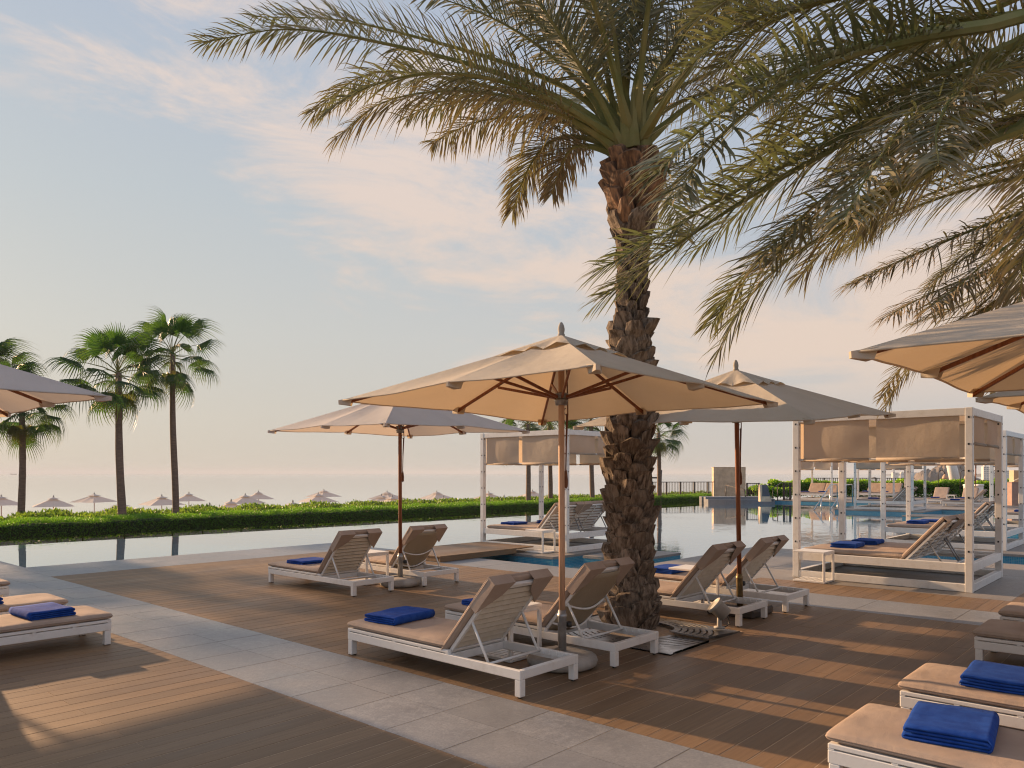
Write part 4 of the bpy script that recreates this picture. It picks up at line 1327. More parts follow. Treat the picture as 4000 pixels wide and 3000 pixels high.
hand1 = [
    dict(p=path([(2290, 440), (1920, 277), (1432, 155), (1107, 114), (790, 167)], 7.9, 7.6), dry=0.12, hang=0.30, tip=0.7, n=100),
    dict(p=path([(2300, 400), (2000, 255), (1570, 130), (1300, 75), (985, 65)], 7.9, 8.8), dry=0.2, hang=0.2, tip=0.7),
    dict(p=path([(2290, 470), (2083, 385), (1717, 300), (1432, 290), (1217, 443)], 7.9, 8.3), dry=0.38, hang=0.65, tip=0.6),
    dict(p=path([(2290, 500), (2124, 420), (1839, 355), (1514, 392), (1310, 541)], 7.9, 7.3), dry=0.55, hang=0.75, tip=0.45),
    dict(p=path([(2300, 520), (2124, 460), (1880, 472), (1685, 557)], 7.9, 9.3), dry=0.5, hang=0.7),
    dict(p=path([(2310, 545), (2165, 545), (2067, 651), (2002, 822)], 7.9, 8.9), dry=0.42, hang=0.5, leaf=0.42),
    dict(p=path([(2320, 575), (2240, 575), (2190, 650), (2156, 757)], 7.9, 8.6), dry=0.5, hang=0.5, leaf=0.36, n=60),
    dict(p=path([(2310, 380), (2130, 200), (1900, 60), (1560, -60)], 7.9, 8.0), dry=0.06, hang=0.15),
    dict(p=path([(2330, 380), (2200, 160), (2030, 0), (1780, -190)], 7.9, 8.6), dry=0.05, hang=0.12),
    dict(p=path([(2340, 380), (2230, 200), (2080, -20), (1850, -280)], 7.9, 7.0), dry=0.05, hang=0.12),
    dict(p=path([(2380, 330), (2300, 60), (2180, -250), (2020, -480)], 7.9, 8.2), dry=0.04, hang=0.08),
    dict(p=path([(2420, 330), (2390, 60), (2330, -250), (2250, -520)], 7.9, 7.2), dry=0.04, hang=0.08),
    dict(p=path([(2450, 330), (2470, 60), (2500, -250), (2560, -520)], 7.9, 8.2), dry=0.04, hang=0.08),
    dict(p=path([(2480, 340), (2560, 90), (2680, -200), (2860, -460)], 7.9, 7.3), dry=0.04, hang=0.08),
    dict(p=path([(2530, 400), (2680, 230), (2880, 80), (3150, -40)], 7.9, 8.3), dry=0.08, hang=0.15),
    dict(p=path([(2540, 420), (2740, 300), (2990, 220), (3260, 220)], 7.9, 8.9), dry=0.2, hang=0.3),
    dict(p=path([(2540, 480), (2700, 380), (2900, 340), (3120, 430)], 7.9, 8.8), dry=0.3, hang=0.4),
    dict(p=path([(2520, 380), (2640, 180), (2800, -20), (3030, -180)], 7.9, 7.6), dry=0.05, hang=0.12),
]
date_palm('date_palm', PALM, 4.98, 'tall date palm with rough trunk standing in the steel tree grate', hand1, 24, 3, skipaz=lambda a, t: t > 0.6)
# date palm whose trunk stands out of frame to the right; its fronds hang into the picture
P2 = C(4.40, 4.95)
hand2 = [
    dict(p=path([(4050, 240), (3560, 400), (3150, 600), (2830, 770), (2560, 930), (2350, 1050)], 4.9, 4.6), dry=0.05, hang=0.24, leaf=0.44, n=105, tip=0.35, w=0.013),
    dict(p=path([(4000, 60), (3600, 130), (3200, 225), (2900, 380), (2700, 540), (2570, 680)], 4.9, 4.1), dry=0.04, hang=0.24, leaf=0.44, n=100, tip=0.3, w=0.014),
    dict(p=path([(4100, 420), (3760, 600), (3375, 832), (3104, 994), (2923, 1166), (2801, 1383)], 4.9, 5.6), dry=0.20, hang=0.42, leaf=0.42, n=100, tip=0.55),
    dict(p=path([(4000, -60), (3600, -60), (3200, 0), (2880, 110), (2650, 300)], 4.9, 4.7), dry=0.10, hang=0.22, leaf=0.46, n=95, w=0.013),
    dict(p=path([(4000, 150), (3700, 270), (3350, 420), (3050, 560), (2800, 720)], 4.9, 5.2), dry=0.12, hang=0.28, leaf=0.44, n=95),
    dict(p=path([(4050, 320), (3700, 470), (3400, 640), (3150, 830), (2960, 1020)], 4.9, 4.4), dry=0.18, hang=0.3, leaf=0.40, n=95),
    dict(p=path([(4050, 40), (3750, 80), (3450, 170), (3180, 320), (2990, 520)], 4.9, 5.6), dry=0.14, hang=0.3, leaf=0.42, n=90),
    dict(p=path([(4150, 380), (3850, 520), (3550, 700), (3300, 900), (3120, 1080)], 4.9, 5.9), dry=0.3, hang=0.45, leaf=0.42, n=90),
    dict(p=path([(4100, -140), (3700, -190), (3300, -170), (2950, -60), (2700, 80)], 4.9, 5.3), dry=0.10, hang=0.2, leaf=0.46, n=90),
    dict(p=path([(4100, 200), (3850, 300), (3600, 440), (3420, 640), (3300, 850)], 4.9, 3.9), dry=0.12, hang=0.3, leaf=0.40, n=90),
]
def more(hand, seed, k=1, j=130, base=None):
    rj = random.Random(seed); o_ = []
    for h_ in hand:
        for _ in range(k):
            q = dict(h_); n_ = len(h_['p'])
            dx, dz, dy = rj.uniform(0.0, j) / F, rj.uniform(-0.5 * j, j) / F, rj.uniform(-0.4, 0.9)
            q['p'] = [p + (C(dx * 5.5, dy) + Vector((0, 0, dz * 5.5))) * ((i + 1) / n_) * (0.4 + 0.6 * i / n_) for i, p in enumerate(h_['p'])]
            q['dry'] = min(0.7, max(0.03, h_['dry'] + rj.uniform(-0.10, 0.10)))
            o_.append(q)
    return hand + o_
hand2 = more(hand2, 31, 1, 300)
date_palm('date_palm', P2, 5.05, 'date palm whose long green fronds hang in from the upper right', hand2, 15, 11, bases=False, skipaz=lambda a, t: 1.3 < a < 3.4 and t > 0.35)
P3 = C(7.60, 8.45)
hand3 = [
    dict(p=path([(4200, 780), (3900, 860), (3556, 1000), (3307, 1115)], 8.4, 8.0), dry=0.45, hang=0.5, n=95),
    dict(p=path([(4250, 900), (3950, 1020), (3650, 1140), (3447, 1245)], 8.4, 7.6), dry=0.5, hang=0.55, n=90),
    dict(p=path([(4200, 850), (3980, 1020), (3800, 1170), (3556, 1270)], 8.4, 9.2), dry=0.35, hang=0.5, n=90),
    dict(p=path([(4250, 1000), (3950, 1150), (3700, 1330), (3540, 1450), (3459, 1595)], 8.4, 9.4), dry=0.62, hang=0.6, leaf=0.34, n=80),
    dict(p=path([(4200, 620), (3900, 640), (3500, 760), (3200, 930)], 8.4, 8.6), dry=0.3, hang=0.4, n=95),
    dict(p=path([(4200, 560), (3850, 500), (3500, 560), (3180, 720)], 8.4, 7.8), dry=0.22, hang=0.35, n=95),
    dict(p=path([(4200, 680), (3850, 720), (3480, 850), (3250, 1010)], 8.4, 9.3), dry=0.35, hang=0.4, n=95),
    dict(p=path([(4200, 480), (3900, 350), (3550, 330), (3250, 450)], 8.4, 8.6), dry=0.2, hang=0.3, n=90),
    dict(p=path([(4250, 950), (4080, 1120), (3960, 1330), (3880, 1530)], 8.4, 9.0), dry=0.5, hang=0.5, leaf=0.36, n=80),
    dict(p=path([(4220, 800), (4000, 920), (3820, 1050), (3640, 1230)], 8.4, 7.4), dry=0.3, hang=0.4, leaf=0.4, n=80),
]
hand3 = more(hand3, 47, 1, 380)
date_palm('date_palm', P3, 4.9, 'farther date palm at the right edge with dry brown drooping fronds', hand3, 18, 23, bases=False)

# ------------------------------------------------------------------ fan palms
def fan_leaf(seed, pet=0.95, rad_=0.78, droop=0.5, dry=0.0):
    rng = random.Random(seed)
    mb = MB(); mb.mi = 1
    pts = [Vector((0, 0, 0)), Vector((pet * 0.4, 0, 0.07)), Vector((pet * 0.8, 0, 0.05)), Vector((pet, 0, 0.0))]
    mb.tube(pts, [0.024, 0.018, 0.012, 0.009], 5, att=[dry] * 4)
    mb.mi = 0
    n = 34
    span = math.radians(rng.uniform(215, 255))
    P = []; fs = []; A = []
    c = Vector((pet, 0, 0))
    for i in range(n):
        a0 = -span / 2 + span * i / n; a1 = -span / 2 + span * (i + 1) / n; am = (a0 + a1) / 2
        rl = rad_ * (0.80 + 0.20 * math.cos(am)) * rng.uniform(0.90, 1.08)
        def pt(a, r, dz, out=1.0):
            sa = math.sin(a)
            q = r / rad_
            return c + Vector((math.cos(a) * r * out, sa * r * out * (1 - 0.16 * q), 0.10 * r - 0.34 * r * sa * sa - droop * 0.30 * r * q + dz))
        fold = 0.014
        ri = rl * rng.uniform(0.46, 0.56)
        hang = droop * rng.uniform(0.55, 1.0) * rl * 0.62
        w = 0.020
        m0 = pt(am - w, rl * 0.72, -hang * 0.20); m1 = pt(am + w, rl * 0.72, -hang * 0.20)
        k0 = pt(am - w * 0.6, rl * 0.88, -hang * 0.58, 0.98); k1 = pt(am + w * 0.6, rl * 0.88, -hang * 0.58, 0.98)
        tip = pt(am + rng.uniform(-.03, .03), rl * 0.98, -hang * 1.15, 0.96)
        o = len(P)
        P += [c, pt(a0, ri, -fold), pt(am, ri, fold), pt(a1, ri, -fold), m0, m1, k0, k1, tip]
        dv = dry
        A += [dv, dv, dv, dv, min(1, dv + .08), min(1, dv + .08), min(1, dv + .2), min(1, dv + .2), min(1, dv + 0.5)]
        fs += [(o, o + 1, o + 2), (o, o + 2, o + 3), (o + 1, o + 4, o + 5, o + 3), (o + 4, o + 6, o + 7, o + 5), (o + 6, o + 8, o + 7)]
    mb.add(P, fs, A)
    return mb.mesh('fan_leaf', [MT['fan'], MT['rachis']])
FANS = [fan_leaf(s, 1.0 + 0.15 * (s % 3), 1.05, 0.65 + 0.15 * (s % 4), 0.02 * (s % 4)) for s in range(6)]
FANDRY = [fan_leaf(40 + s, 0.7, 0.75, 1.0, 0.35 + 0.15 * s) for s in range(3)]
def fan_palm(base, height, label, seed, scale=1.0, r=0.19, nleaf=30):
    rng = random.Random(seed)
    root = tag(empty('fan_palm', base), label, 'fan palm', 'fan palms beyond the pool')
    lean = Vector((rng.uniform(-0.03, 0.03), rng.uniform(-0.03, 0.03), 1))
    mb = MB()
    zs = np.linspace(0, height, 16)
    mb.tube([(lean.x * z + 0.03 * math.sin(z * 0.9 + seed), lean.y * z, z) for z in zs], [r * (1.5 - 0.5 * min(1, z / 0.8)) * (1.0 - 0.30 * z / height) * (1 + 0.03 * math.sin(z * 11)) for z in zs], 12)
    obj('trunk', mb, MT['fanbark'], root, True)
    top = Vector((lean.x * height, lean.y * height, height))
    for i in range(nleaf):
        t = i / (nleaf - 1)
        az = i * 2.39996 + seed
        el = math.radians(80 - 138 * t ** 0.9 + rng.uniform(-10, 10))
        me = FANS[rng.randrange(6)] if t < 0.90 else FANDRY[rng.randrange(3)]
        if t > 0.97: el = math.radians(-78)
        sc = scale * rng.uniform(0.88, 1.1) * (0.85 if t < 0.15 else 1)
        o = raw('fan_leaf', me, root, top + Vector((0, 0, 0.12 - 0.35 * t)))
        o.rotation_mode = 'XYZ'
        o.rotation_euler = (rng.uniform(-0.5, 0.5), -el, az)
        o.scale = (sc, sc, sc)
    return root
def fan_at(px, Y, crown_y, label, seed, scale=1.0, zb=-0.95, r=0.15, nleaf=26):
    b = PX(px, YH, Y); b.z = zb
    fan_palm(b, H - (crown_y - YH) / F * Y - zb, label, seed, scale, r, nleaf)
for u_, v_, hh, sd_, lb in ((2.9, 31.5, 7.2, 57, 'tall fan palm beyond the left edge of the picture'),):
    fan_palm((u_, v_, -0.95), hh, lb, sd_, 1.05)
fan_at(-72, 31, 1440, 'fan palm at the far left edge, only a leaf tip in frame', 2)
fan_at(84, 31, 1590, 'leftmost fan palm behind the left parasol', 5, 0.95)
fan_at(478, 31, 1455, 'middle fan palm of the left group with the widest crown', 8, 1.16, r=0.17)
fan_at(686, 33, 1385, 'tallest fan palm, right of the left group', 13, 1.02)
fan_at(2066, 41, 1655, 'fan palm seen above the left half of the island gazebo', 17, 1.0)
fan_at(2150, 45, 1640, 'fan palm with crown hidden behind the central canopy, next to the gazebo post', 19, 1.0)
fan_at(2316, 43, 1640, 'fan palm just left of the date palm trunk, behind the gazebo', 21, 1.0)
fan_at(2576, 47, 1690, 'short fan palm right of the date palm trunk, by the railing', 24, 0.92)

# ================================================================== HEDGES
def leaf_cloud(pos, nrm, length, width, seed, spread=0.7, up=0.25, dryfn=None):
    """pos, nrm: (n,3) arrays; returns quads (n*4) as one mesh"""
    rs = np.random.RandomState(seed)
    n = len(pos)
    d = nrm + rs.normal(0, spread, (n, 3)); d[:, 2] += up
    d /= np.linalg.norm(d, axis=1)[:, None]
    q = np.cross(d, rs.normal(0, 1, (n, 3))); q /= np.linalg.norm(q, axis=1)[:, None]
    l = (length * rs.uniform(0.6, 1.25, n))[:, None]; w = (width * rs.uniform(0.7, 1.2, n))[:, None]
    V = np.empty((n, 4, 3))
    V[:, 0] = pos; V[:, 1] = pos + d * l * 0.5 + q * w; V[:, 2] = pos + d * l; V[:, 3] = pos + d * l * 0.5 - q * w
    return V.reshape(-1, 3), n
def quad_mesh(name, V, n, mat, dry=None):
    me = bpy.data.meshes.new(name)
    me.vertices.add(n * 4); me.loops.add(n * 4); me.polygons.add(n)
    me.vertices.foreach_set('co', V.astype(np.float32).ravel())
    me.loops.foreach_set('vertex_index', np.arange(n * 4, dtype=np.int32))
    me.polygons.foreach_set('loop_start', np.arange(0, n * 4, 4, dtype=np.int32))
    me.materials.append(mat)
    if dry is not None:
        at = me.attributes.new('dry', 'FLOAT', 'POINT')
        at.data.foreach_set('value', np.repeat(dry, 4).astype(np.float32))
    me.update(); me.validate()
    return me
def hedge(name, label, a, b, thick, z0, z1, n, leaf, wid, mat, seed, lump=0.05, spread=0.7, stems=0, bright=0.25, cat='hedge', droop=0.0):
    """straight clipped hedge between two ground points"""
    rs = np.random.RandomState(seed)
    a = np.array(a[:2], float); b = np.array(b[:2], float)
    ln = np.linalg.norm(b - a); t = (b - a) / ln; s = np.array([-t[1], t[0]])
    root = tag(empty(name, (a[0], a[1], 0)), label, cat)
    h = z1 - z0
    # sample density higher near the camera side
    x = rs.uniform(0, ln, n)
    per = 2 * h + thick
    p = rs.uniform(0, per, n)
    yy = np.where(p < h, -thick / 2, np.where(p < h + thick, p - h - thick / 2, thick / 2))
    zz = np.where(p < h, z0 + p, np.where(p < h + thick, z1, z0 + (p - h - thick)))
    nx = np.zeros((n, 3))
    nx[:, 0] = np.where(p < h, -s[0], np.where(p < h + thick, 0, s[0]))
    nx[:, 1] = np.where(p < h, -s[1], np.where(p < h + thick, 0, s[1]))
    nx[:, 2] = np.where((p >= h) & (p < h + thick), 1, 0)
    wob = lump * (np.sin(x * 2.1 + seed) + 0.6 * np.sin(x * 5.3 + zz * 4 + 1.3 * seed) + 0.5 * np.sin(x * 11.7 + yy * 6))
    inn = rs.uniform(-0.10, 0.03, n) + wob * 0.6
    zfac = (zz - z0) / h
    low = np.clip((0.25 - zfac) / 0.25, 0, 1)
    keep = rs.uniform(0, 1, n) > low * 0.6
    P = np.stack([t[0] * x + s[0] * (yy), t[1] * x + s[1] * (yy), zz + wob * 0.8 * zfac], 1) + nx * inn[:, None]
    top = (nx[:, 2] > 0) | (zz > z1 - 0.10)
    dry = np.where(top, rs.uniform(0, 1, n) * bright * 2, rs.uniform(0, 1, n) * bright * 0.25)  # top leaves take more of the paler leaf colour than the sides
    P = P[keep]; nx = nx[keep]; dry = dry[keep]
    V, m = leaf_cloud(P, nx, leaf, wid, seed + 1, spread, 0.35 - droop)
    raw('foliage', quad_mesh('foliage', V, m, mat, np.clip(dry, 0, 1)), root)
    mb = MB()
    k = max(2, int(ln / 0.5))
    Pc = []; fs = []
    prof = [(-thick / 2 + 0.10, z0 + 0.22), (-thick / 2 + 0.09, z1 - 0.13), (-thick / 2 + 0.16, z1 - 0.08), (thick / 2 - 0.16, z1 - 0.08), (thick / 2 - 0.09, z1 - 0.13), (thick / 2 - 0.10, z0 + 0.22)]
    for i in range(k + 1):
        xx = ln * i / k
        for y, z in prof:
            wv = lump * (math.sin(xx * 2.1 + seed)) * 0.6
            Pc.append((t[0] * xx + s[0] * y, t[1] * xx + s[1] * y, z + wv * (z - z0) / h))
    m_ = len(prof)
    for i in range(k):
        for j in range(m_):
            fs.append((i * m_ + j, i * m_ + (j + 1) % m_, (i + 1) * m_ + (j + 1) % m_, (i + 1) * m_ + j))
    mb.add(Pc, fs); obj('dark_core', mb, MT['core'], root)  # solid dark core added inside the leaves to block views through
    if stems:
        for i in range(stems):
            xx = ln * (i + rs.uniform(0.2, 0.8)) / stems
            q = Vector((t[0] * xx, t[1] * xx, 0))
            mb = MB(); mb.tube([q + Vector((0, 0, z0 - 0.42)), q + Vector((rs.uniform(-.05, .05), rs.uniform(-.05, .05), z0 + 0.2)), q + Vector((rs.uniform(-.1, .1), 0, z0 + 0.42))], [0.03, 0.022, 0.012], 6)
            obj('stem', mb, MT['stem'], root)
    return root
# clipped bright hedge right behind the overflow lip
A_ = (-6.0, 27.25)
E_ = (47.0, 24.9)
hedge('clipped_hedge', 'long clipped bright green hedge directly behind the infinity pool edge', A_, E_, 1.3, -0.60, 0.13, 190000, 0.075, 0.011, MT['hedge'], 4, 0.022, 0.7, 40, 0.42)
# looser leafy planting further back
hedge('shrub_border', 'loose dark green leafy shrub border behind the clipped hedge', (-4.0, 35.6), (58, 30.2), 3.0, -1.2, -0.14, 70000, 0.17, 0.036, MT['shrub'], 9, 0.07, 0.9, 0, 0.30, 'shrub border')
# glossy hedge behind the far loungers
hA = C(18.0, 53.5); hB = C(34.5, 50.0)
hedge('glossy_hedge', 'bright glossy leafed hedge behind the far loungers on the right', hA, hB, 1.1, 0.0, 0.95, 26000, 0.17, 0.05, MT['gloss'], 21, 0.06, 0.8, 0, 0.5)
hC = C(15.6, 50.0); hD = C(18.4, 51.0)
hedge('glossy_hedge', 'low leafy bush by the pool gate beside the sign plinth', hC, hD, 0.9, 0.0, 0.55, 4000, 0.16, 0.05, MT['gloss'], 25, 0.08, 0.9, 0, 0.4, 'bush')

# ================================================================== BEACH PARASOLS
def make_beach():
    r = empty('beach_parasol')
    P, fs, ends = canopy_geom(1.32, 2.62, 2.02, 2.03, 4, 0.03)
    mb = MB(); mb.add(P, fs); obj('canopy', mb, MT['canopyw'], r, True)
    P2_, f2, _ = canopy_geom(0.40, 2.69, 2.54, 2.54, 3, 0)
    mb = MB(); mb.add(P2_, f2); obj('vent_cap', mb, MT['canopyw'], r, True)
    mb = MB(); mb.lathe([(0.03, 0.0), (0.03, 2.6)], 8); obj('pole', mb, MT['teak'], r)
    mb = MB(); mb.lathe([(0.035, 2.66), (0.05, 2.72), (0.04, 2.80), (0.005, 2.84)], 10); obj('finial', mb, MT['concrete'], r, True)
    return r
BP = make_beach()
beach = [
    (5, 1931, 'cut by the left edge'), (209, 1934, 'just right of the leftmost fan palm trunk'), (368, 1923, 'left of the middle fan palm trunk'),
    (470, 1957, 'low one behind the middle fan palm trunk'), (632, 1930, 'just left of the tallest fan palm trunk'), (738, 1920, 'just right of the tallest fan palm trunk'),
    (819, 1962, 'low one right of the tallest fan palm'), (903, 1948, 'low one in front of an overlapping pair'), (958, 1926, 'left of an overlapping pair'), (1010, 1915, 'right and higher of an overlapping pair'),
    (1144, 1952, 'small one between two clusters'), (1243, 1922, 'front one of the cluster left of the left parasol pole'), (1265, 1909, 'rear one of the cluster left of the left parasol pole'),
    (1490, 1928, 'left one at the left parasol pole'), (1512, 1915, 'rear one at the left parasol pole'), (1532, 1932, 'front one right of the left parasol pole'),
    (1706, 1915, 'between the left parasol pole and the island gazebo'), (1733, 1935, 'small one in front, left of the island gazebo'),
    (1909, 1917, 'seen just inside the left post of the island gazebo'), (1969, 1932, 'small one inside the left half of the island gazebo'),
    (2080, 1911, 'seen through the island gazebo beside a palm trunk'), (2180, 1934, 'low one seen by the central pole')]
for i, (px, py, d) in enumerate(beach):
    Y = F * 1.62 / (py - YH)
    g = PX(px, YH, Y); g.z = -2.86
    place(BP, g, R.uniform(-0.5, 0.5), 'pale beach parasol ' + d, 'beach parasol', 'beach parasols below the garden')

# ================================================================== FAR POOL END
def bars(root, a, b, z0, z1, pitch, rb, mat, postevery=9):
    a, b = Vector(a), Vector(b)
    ln = (b - a).length; t = (b - a) / ln
    me = MB().bb(-rb, rb, -rb, rb, z0, z1 - 0.03, 0.002).mesh('bar', mat)
    mp_ = MB().bb(-0.05, 0.05, -0.05, 0.05, z0, z1 - 0.001, 0.003).mesh('post', mat)
    rz = math.atan2(t.y, t.x)
    for i in range(int(ln / pitch) + 1):
        q = a + t * (i * pitch)
        raw('post' if i % postevery == 0 else 'bar', mp_ if i % postevery == 0 else me, root, (q.x, q.y, 0), (0, 0, rz))
    for z in (z1 - 0.03, z0 + 0.06):
        mb = MB(); mb.rod(a + Vector((0, 0, z)), b + Vector((0, 0, z)), 0.05, 0.05); obj('top_rail' if z > 0.5 else 'bottom_rail', mb, mat, root)
f1 = tag(empty('railing', (0, 0, 0)), 'dark brown bar railing behind the hedge, left of the travertine wall', 'railing')
bars(f1, C(9.1, 55.0), C(14.85, 56.0), -0.5, 0.98, 0.118, 0.013, MT['iron'])
f2 = tag(empty('railing', (0, 0, 0)), 'short dark bar railing just right of the travertine wall', 'railing')
bars(f2, C(14.45, 47.0), C(15.2, 46.9), 0.0, 1.0, 0.118, 0.013, MT['iron'], 6)
f3 = tag(empty('railing', (0, 0, 0)), 'narrow dark gate panel left of the far gazebos', 'gate')
bars(f3, C(16.15, 45.4), C(16.50, 45.2), 0.0, 1.05, 0.075, 0.012, MT['iron'], 5)
f4 = tag(empty('railing', (0, 0, 0)), 'dark railing running above the glossy hedge behind the far gazebos', 'railing')
bars(f4, C(22.4, 58.0), C(29.8, 56.5), 0.0, 1.25, 0.135, 0.02, MT['iron'])
f5 = tag(empty('railing', (0, 0, 0)), 'dark railing above the glossy hedge before the rocky islet', 'railing')
bars(f5, C(32.8, 58.0), C(38.6, 57.0), 0.0, 1.10, 0.16, 0.02, MT['iron'])
# dark hand rails of the steps
def handrail(name, label, pts, r_, mat, legs):
    rt = tag(empty(name, (0, 0, 0)), label, 'handrail')
    mb = MB(); mb.tube(pts, r_, 8); obj('rail', mb, mat, rt, True)
    for p in legs:
        mb = MB(); mb.tube([p, (p[0], p[1], -0.6 if mat is MT['rail'] else 0.0)], r_, 8); obj('upright', mb, mat, rt, True)
handrail('handrail', 'dark sloping handrail in front of the travertine wall', [C(13.1, 46.8, 0.86), C(13.75, 45.2, 0.62), C(13.8, 45.1, 0.0)], 0.03, MT['iron'], [C(13.1, 46.8, 0.86), C(13.5, 45.9, 0.7)])
handrail('handrail', 'dark sloping handrail beside the sign plinth', [C(14.75, 43.2, 0.0), C(14.75, 43.2, 0.75), C(15.95, 45.3, 1.02)], 0.03, MT['iron'], [C(15.4, 44.3, 0.88)])
# travertine wall built of courses of stone
wl = tag(empty('travertine_wall', C(15.3, 58.0, -0.45)), 'free-standing pale travertine wall at the end of the pool', 'wall')
wl.rotation_euler = (0, 0, -TH + 0.10)
mb = MB(); mb.bb(0.01, 2.50, 0.01, 0.40, 0.0, 2.47, 0.004); obj('wall_core', mb, MT['trav'], wl)
rw = random.Random(5)
z = 0.0
while z < 2.43:
    hgt = rw.choice((0.07, 0.09, 0.11)); x = 0.0
    if z + hgt > 2.43: hgt = 2.45 - z
    while x < 2.51:
        w = min(rw.uniform(0.22, 0.55), 2.52 - x)
        mb = MB(); mb.bb(x + 0.002, x + w - 0.002, -0.02 + rw.uniform(-0.012, 0.012), 0.02, z + 0.002, z + hgt - 0.002, 0.003)
        if w > 0.03: obj('stone', mb, MT['trav'], wl)
        x += w
    z += hgt
mb = MB(); mb.bb(-0.02, 2.54, -0.04, 0.43, 2.471, 2.51, 0.004); obj('cap_stone', mb, MT['trav'], wl)
st = tag(empty('steps', C(11.4, 44.4, 0)), 'low grey stone steps in front of the travertine wall', 'steps')
st.rotation_euler = (0, 0, -TH + 0.08)
for k in range(2):
    mb = MB(); mb.bb(0, 4.0, k * 0.45, 1.6, -0.5 if k == 0 else 0.082, 0.08 + k * 0.12, 0.006); obj('step', mb, MT['granite'], st)
sg = tag(empty('sign_plinth', C(13.95, 42.9, 0)), 'travertine plinth with a slanted dark sign panel at the pool end', 'sign')
sg.rotation_euler = (0, 0, -TH)
mb = MB(); mb.add([(0, 0, 0), (0.62, 0, 0), (0.62, 0.4, 0), (0, 0.4, 0), (0.0, 0.12, 0.95), (0.40, 0.12, 0.95), (0.40, 0.4, 0.95), (0, 0.4, 0.95)],
                  [(0, 3, 2, 1), (4, 5, 6, 7), (0, 1, 5, 4), (1, 2, 6, 5), (2, 3, 7, 6), (3, 0, 4, 7)])
obj('plinth', mb, MT['trav'], sg)
mb = MB(); mb.add([(0.10, -0.004 + 0.30 * 0.126 , 0.30), (0.56, -0.004 + 0.30 * 0.126, 0.30), (0.42, 0.108, 0.93), (0.14, 0.108, 0.93),
                   (0.10, -0.02 + 0.30 * 0.126, 0.30), (0.56, -0.02 + 0.30 * 0.126, 0.30), (0.42, 0.09, 0.93), (0.14, 0.09, 0.93)],
                  [(4, 5, 6, 7), (0, 3, 2, 1), (0, 1, 5, 4), (1, 2, 6, 5), (2, 3, 7, 6), (3, 0, 4, 7)])
obj('sign_panel', mb, MT['dkglass'], sg)
# stainless rails at the pool steps
def srail(px0, off, label):
    b = PX(px0, 1990, 36.0); b.z = -0.15
    d = C(0.62, 0.78).normalized()
    e = b + d * 2.6
    pts = [Vector((b.x, b.y, -0.12)), Vector((e.x, e.y, 1.02)), Vector((e.x, e.y, 1.02)) + d * 1.05, Vector((e.x, e.y, 0.95)) + d * 1.15, Vector((e.x, e.y, 0.0)) + d * 1.15]
    handrail('handrail', label, pts, 0.028, MT['rail'], [pts[0].lerp(pts[1], 0.42), pts[0].lerp(pts[1], 0.98)])
srail(3180, 0, 'left stainless handrail rising from the pool steps')
srail(3245, 0, 'right stainless handrail rising from the pool steps')
# pink and buff walls at the right edge
pw_ = tag(empty('terrace_wall', C(24.6, 37.6, 0)), 'rough pink rendered retaining wall at the right edge', 'wall')
pw_.rotation_euler = (0, 0, -TH)
mb = MB(); mb.bb(0, 5, 0, 0.5, 0, 1.12, 0.01); obj('wall_body', mb, MT['pink'], pw_)
mb = MB(); mb.bb(-0.02, 5, -0.03, 0.53, 1.122, 1.16, 0.01); obj('coping', mb, MT['pink'], pw_)
bw = tag(empty('upper_wall', C(26.6, 40.5, 0)), 'buff rendered upper wall at the right edge behind the gazebos', 'wall')
bw.rotation_euler = (0, 0, -TH)
mb = MB(); mb.bb(0, 5, 0, 0.4, 0, 1.75, 0.01); obj('wall_body', mb, MT['buff'], bw)
handrail('handrail', 'thin white handrail in front of the buff wall at the right edge', [C(26.0, 39.6, 1.2), C(27.0, 39.6, 1.62), C(27.05, 39.6, 1.15)], 0.025, MT['white'], [])
# bins
for i, (px, lb) in enumerate(((3780, 'left ribbed white planter bin before the glossy hedge'), (3825, 'right ribbed white planter bin before the glossy hedge'))):
    g = PX(px, YH, 47.0); g.z = 0
    rt = tag(empty('litter_bin', g), lb, 'bin', 'white bins by the far hedge')
    mb = MB(); mb.lathe([(0.20, 0.0), (0.22, 0.02), (0.23, 0.78), (0.21, 0.80)], 20); b_ = obj('drum', mb, MT['white'], rt, True)
    mb = MB(); mb.lathe([(0.25, 0.80), (0.26, 0.82), (0.26, 0.90), (0.20, 0.92), (0.05, 0.92)], 20); obj('rim', mb, MT['white'], rt, True)
# gooseneck lamps and the leaning mast
def lamp(px, Y, ytop, flip, lb):
    g = PX(px, YH, Y); g.z = 0
    zt = H - (ytop - YH) / F * Y
    rt = tag(empty('garden_lamp', g), lb, 'lamp', 'gooseneck lamps on the far terrace')
    ax = C(flip, 0)
    mb = MB(); mb.tube([(0, 0, 0), (0, 0, zt - 0.35)] + [tuple(ax * (0.22 - 0.22 * math.cos(a)) + Vector((0, 0, zt - 0.35 + 0.30 * math.sin(a)))) for a in np.linspace(0.3, 3.0, 9)] , 0.022, 8)
    obj('stand', mb, MT['iron'], rt, True)
    e = ax * 0.44
    mb = MB(); mb.lathe([(0.03, zt - 0.30), (0.10, zt - 0.36), (0.17, zt - 0.52), (0.19, zt - 0.62), (0.17, zt - 0.62), (0.08, zt - 0.42)], 16, (e.x, e.y, 0)); obj('shade', mb, MT['lampshade'], rt, True)
lamp(3665, 50, 1834, 1, 'gooseneck garden lamp left of the leaning white mast')
lamp(3751, 50, 1834, 1, 'gooseneck garden lamp just right of the leaning white mast')
lamp(3876, 50, 1834, 1, 'gooseneck garden lamp near the right gazebo post')
g = PX(3752, 1900, 62); g.z = -1
mm = tag(empty('leaning_mast', g), 'thick leaning white mast rising behind the far hedge', 'mast')
tp = PX(3690, 1700, 62)
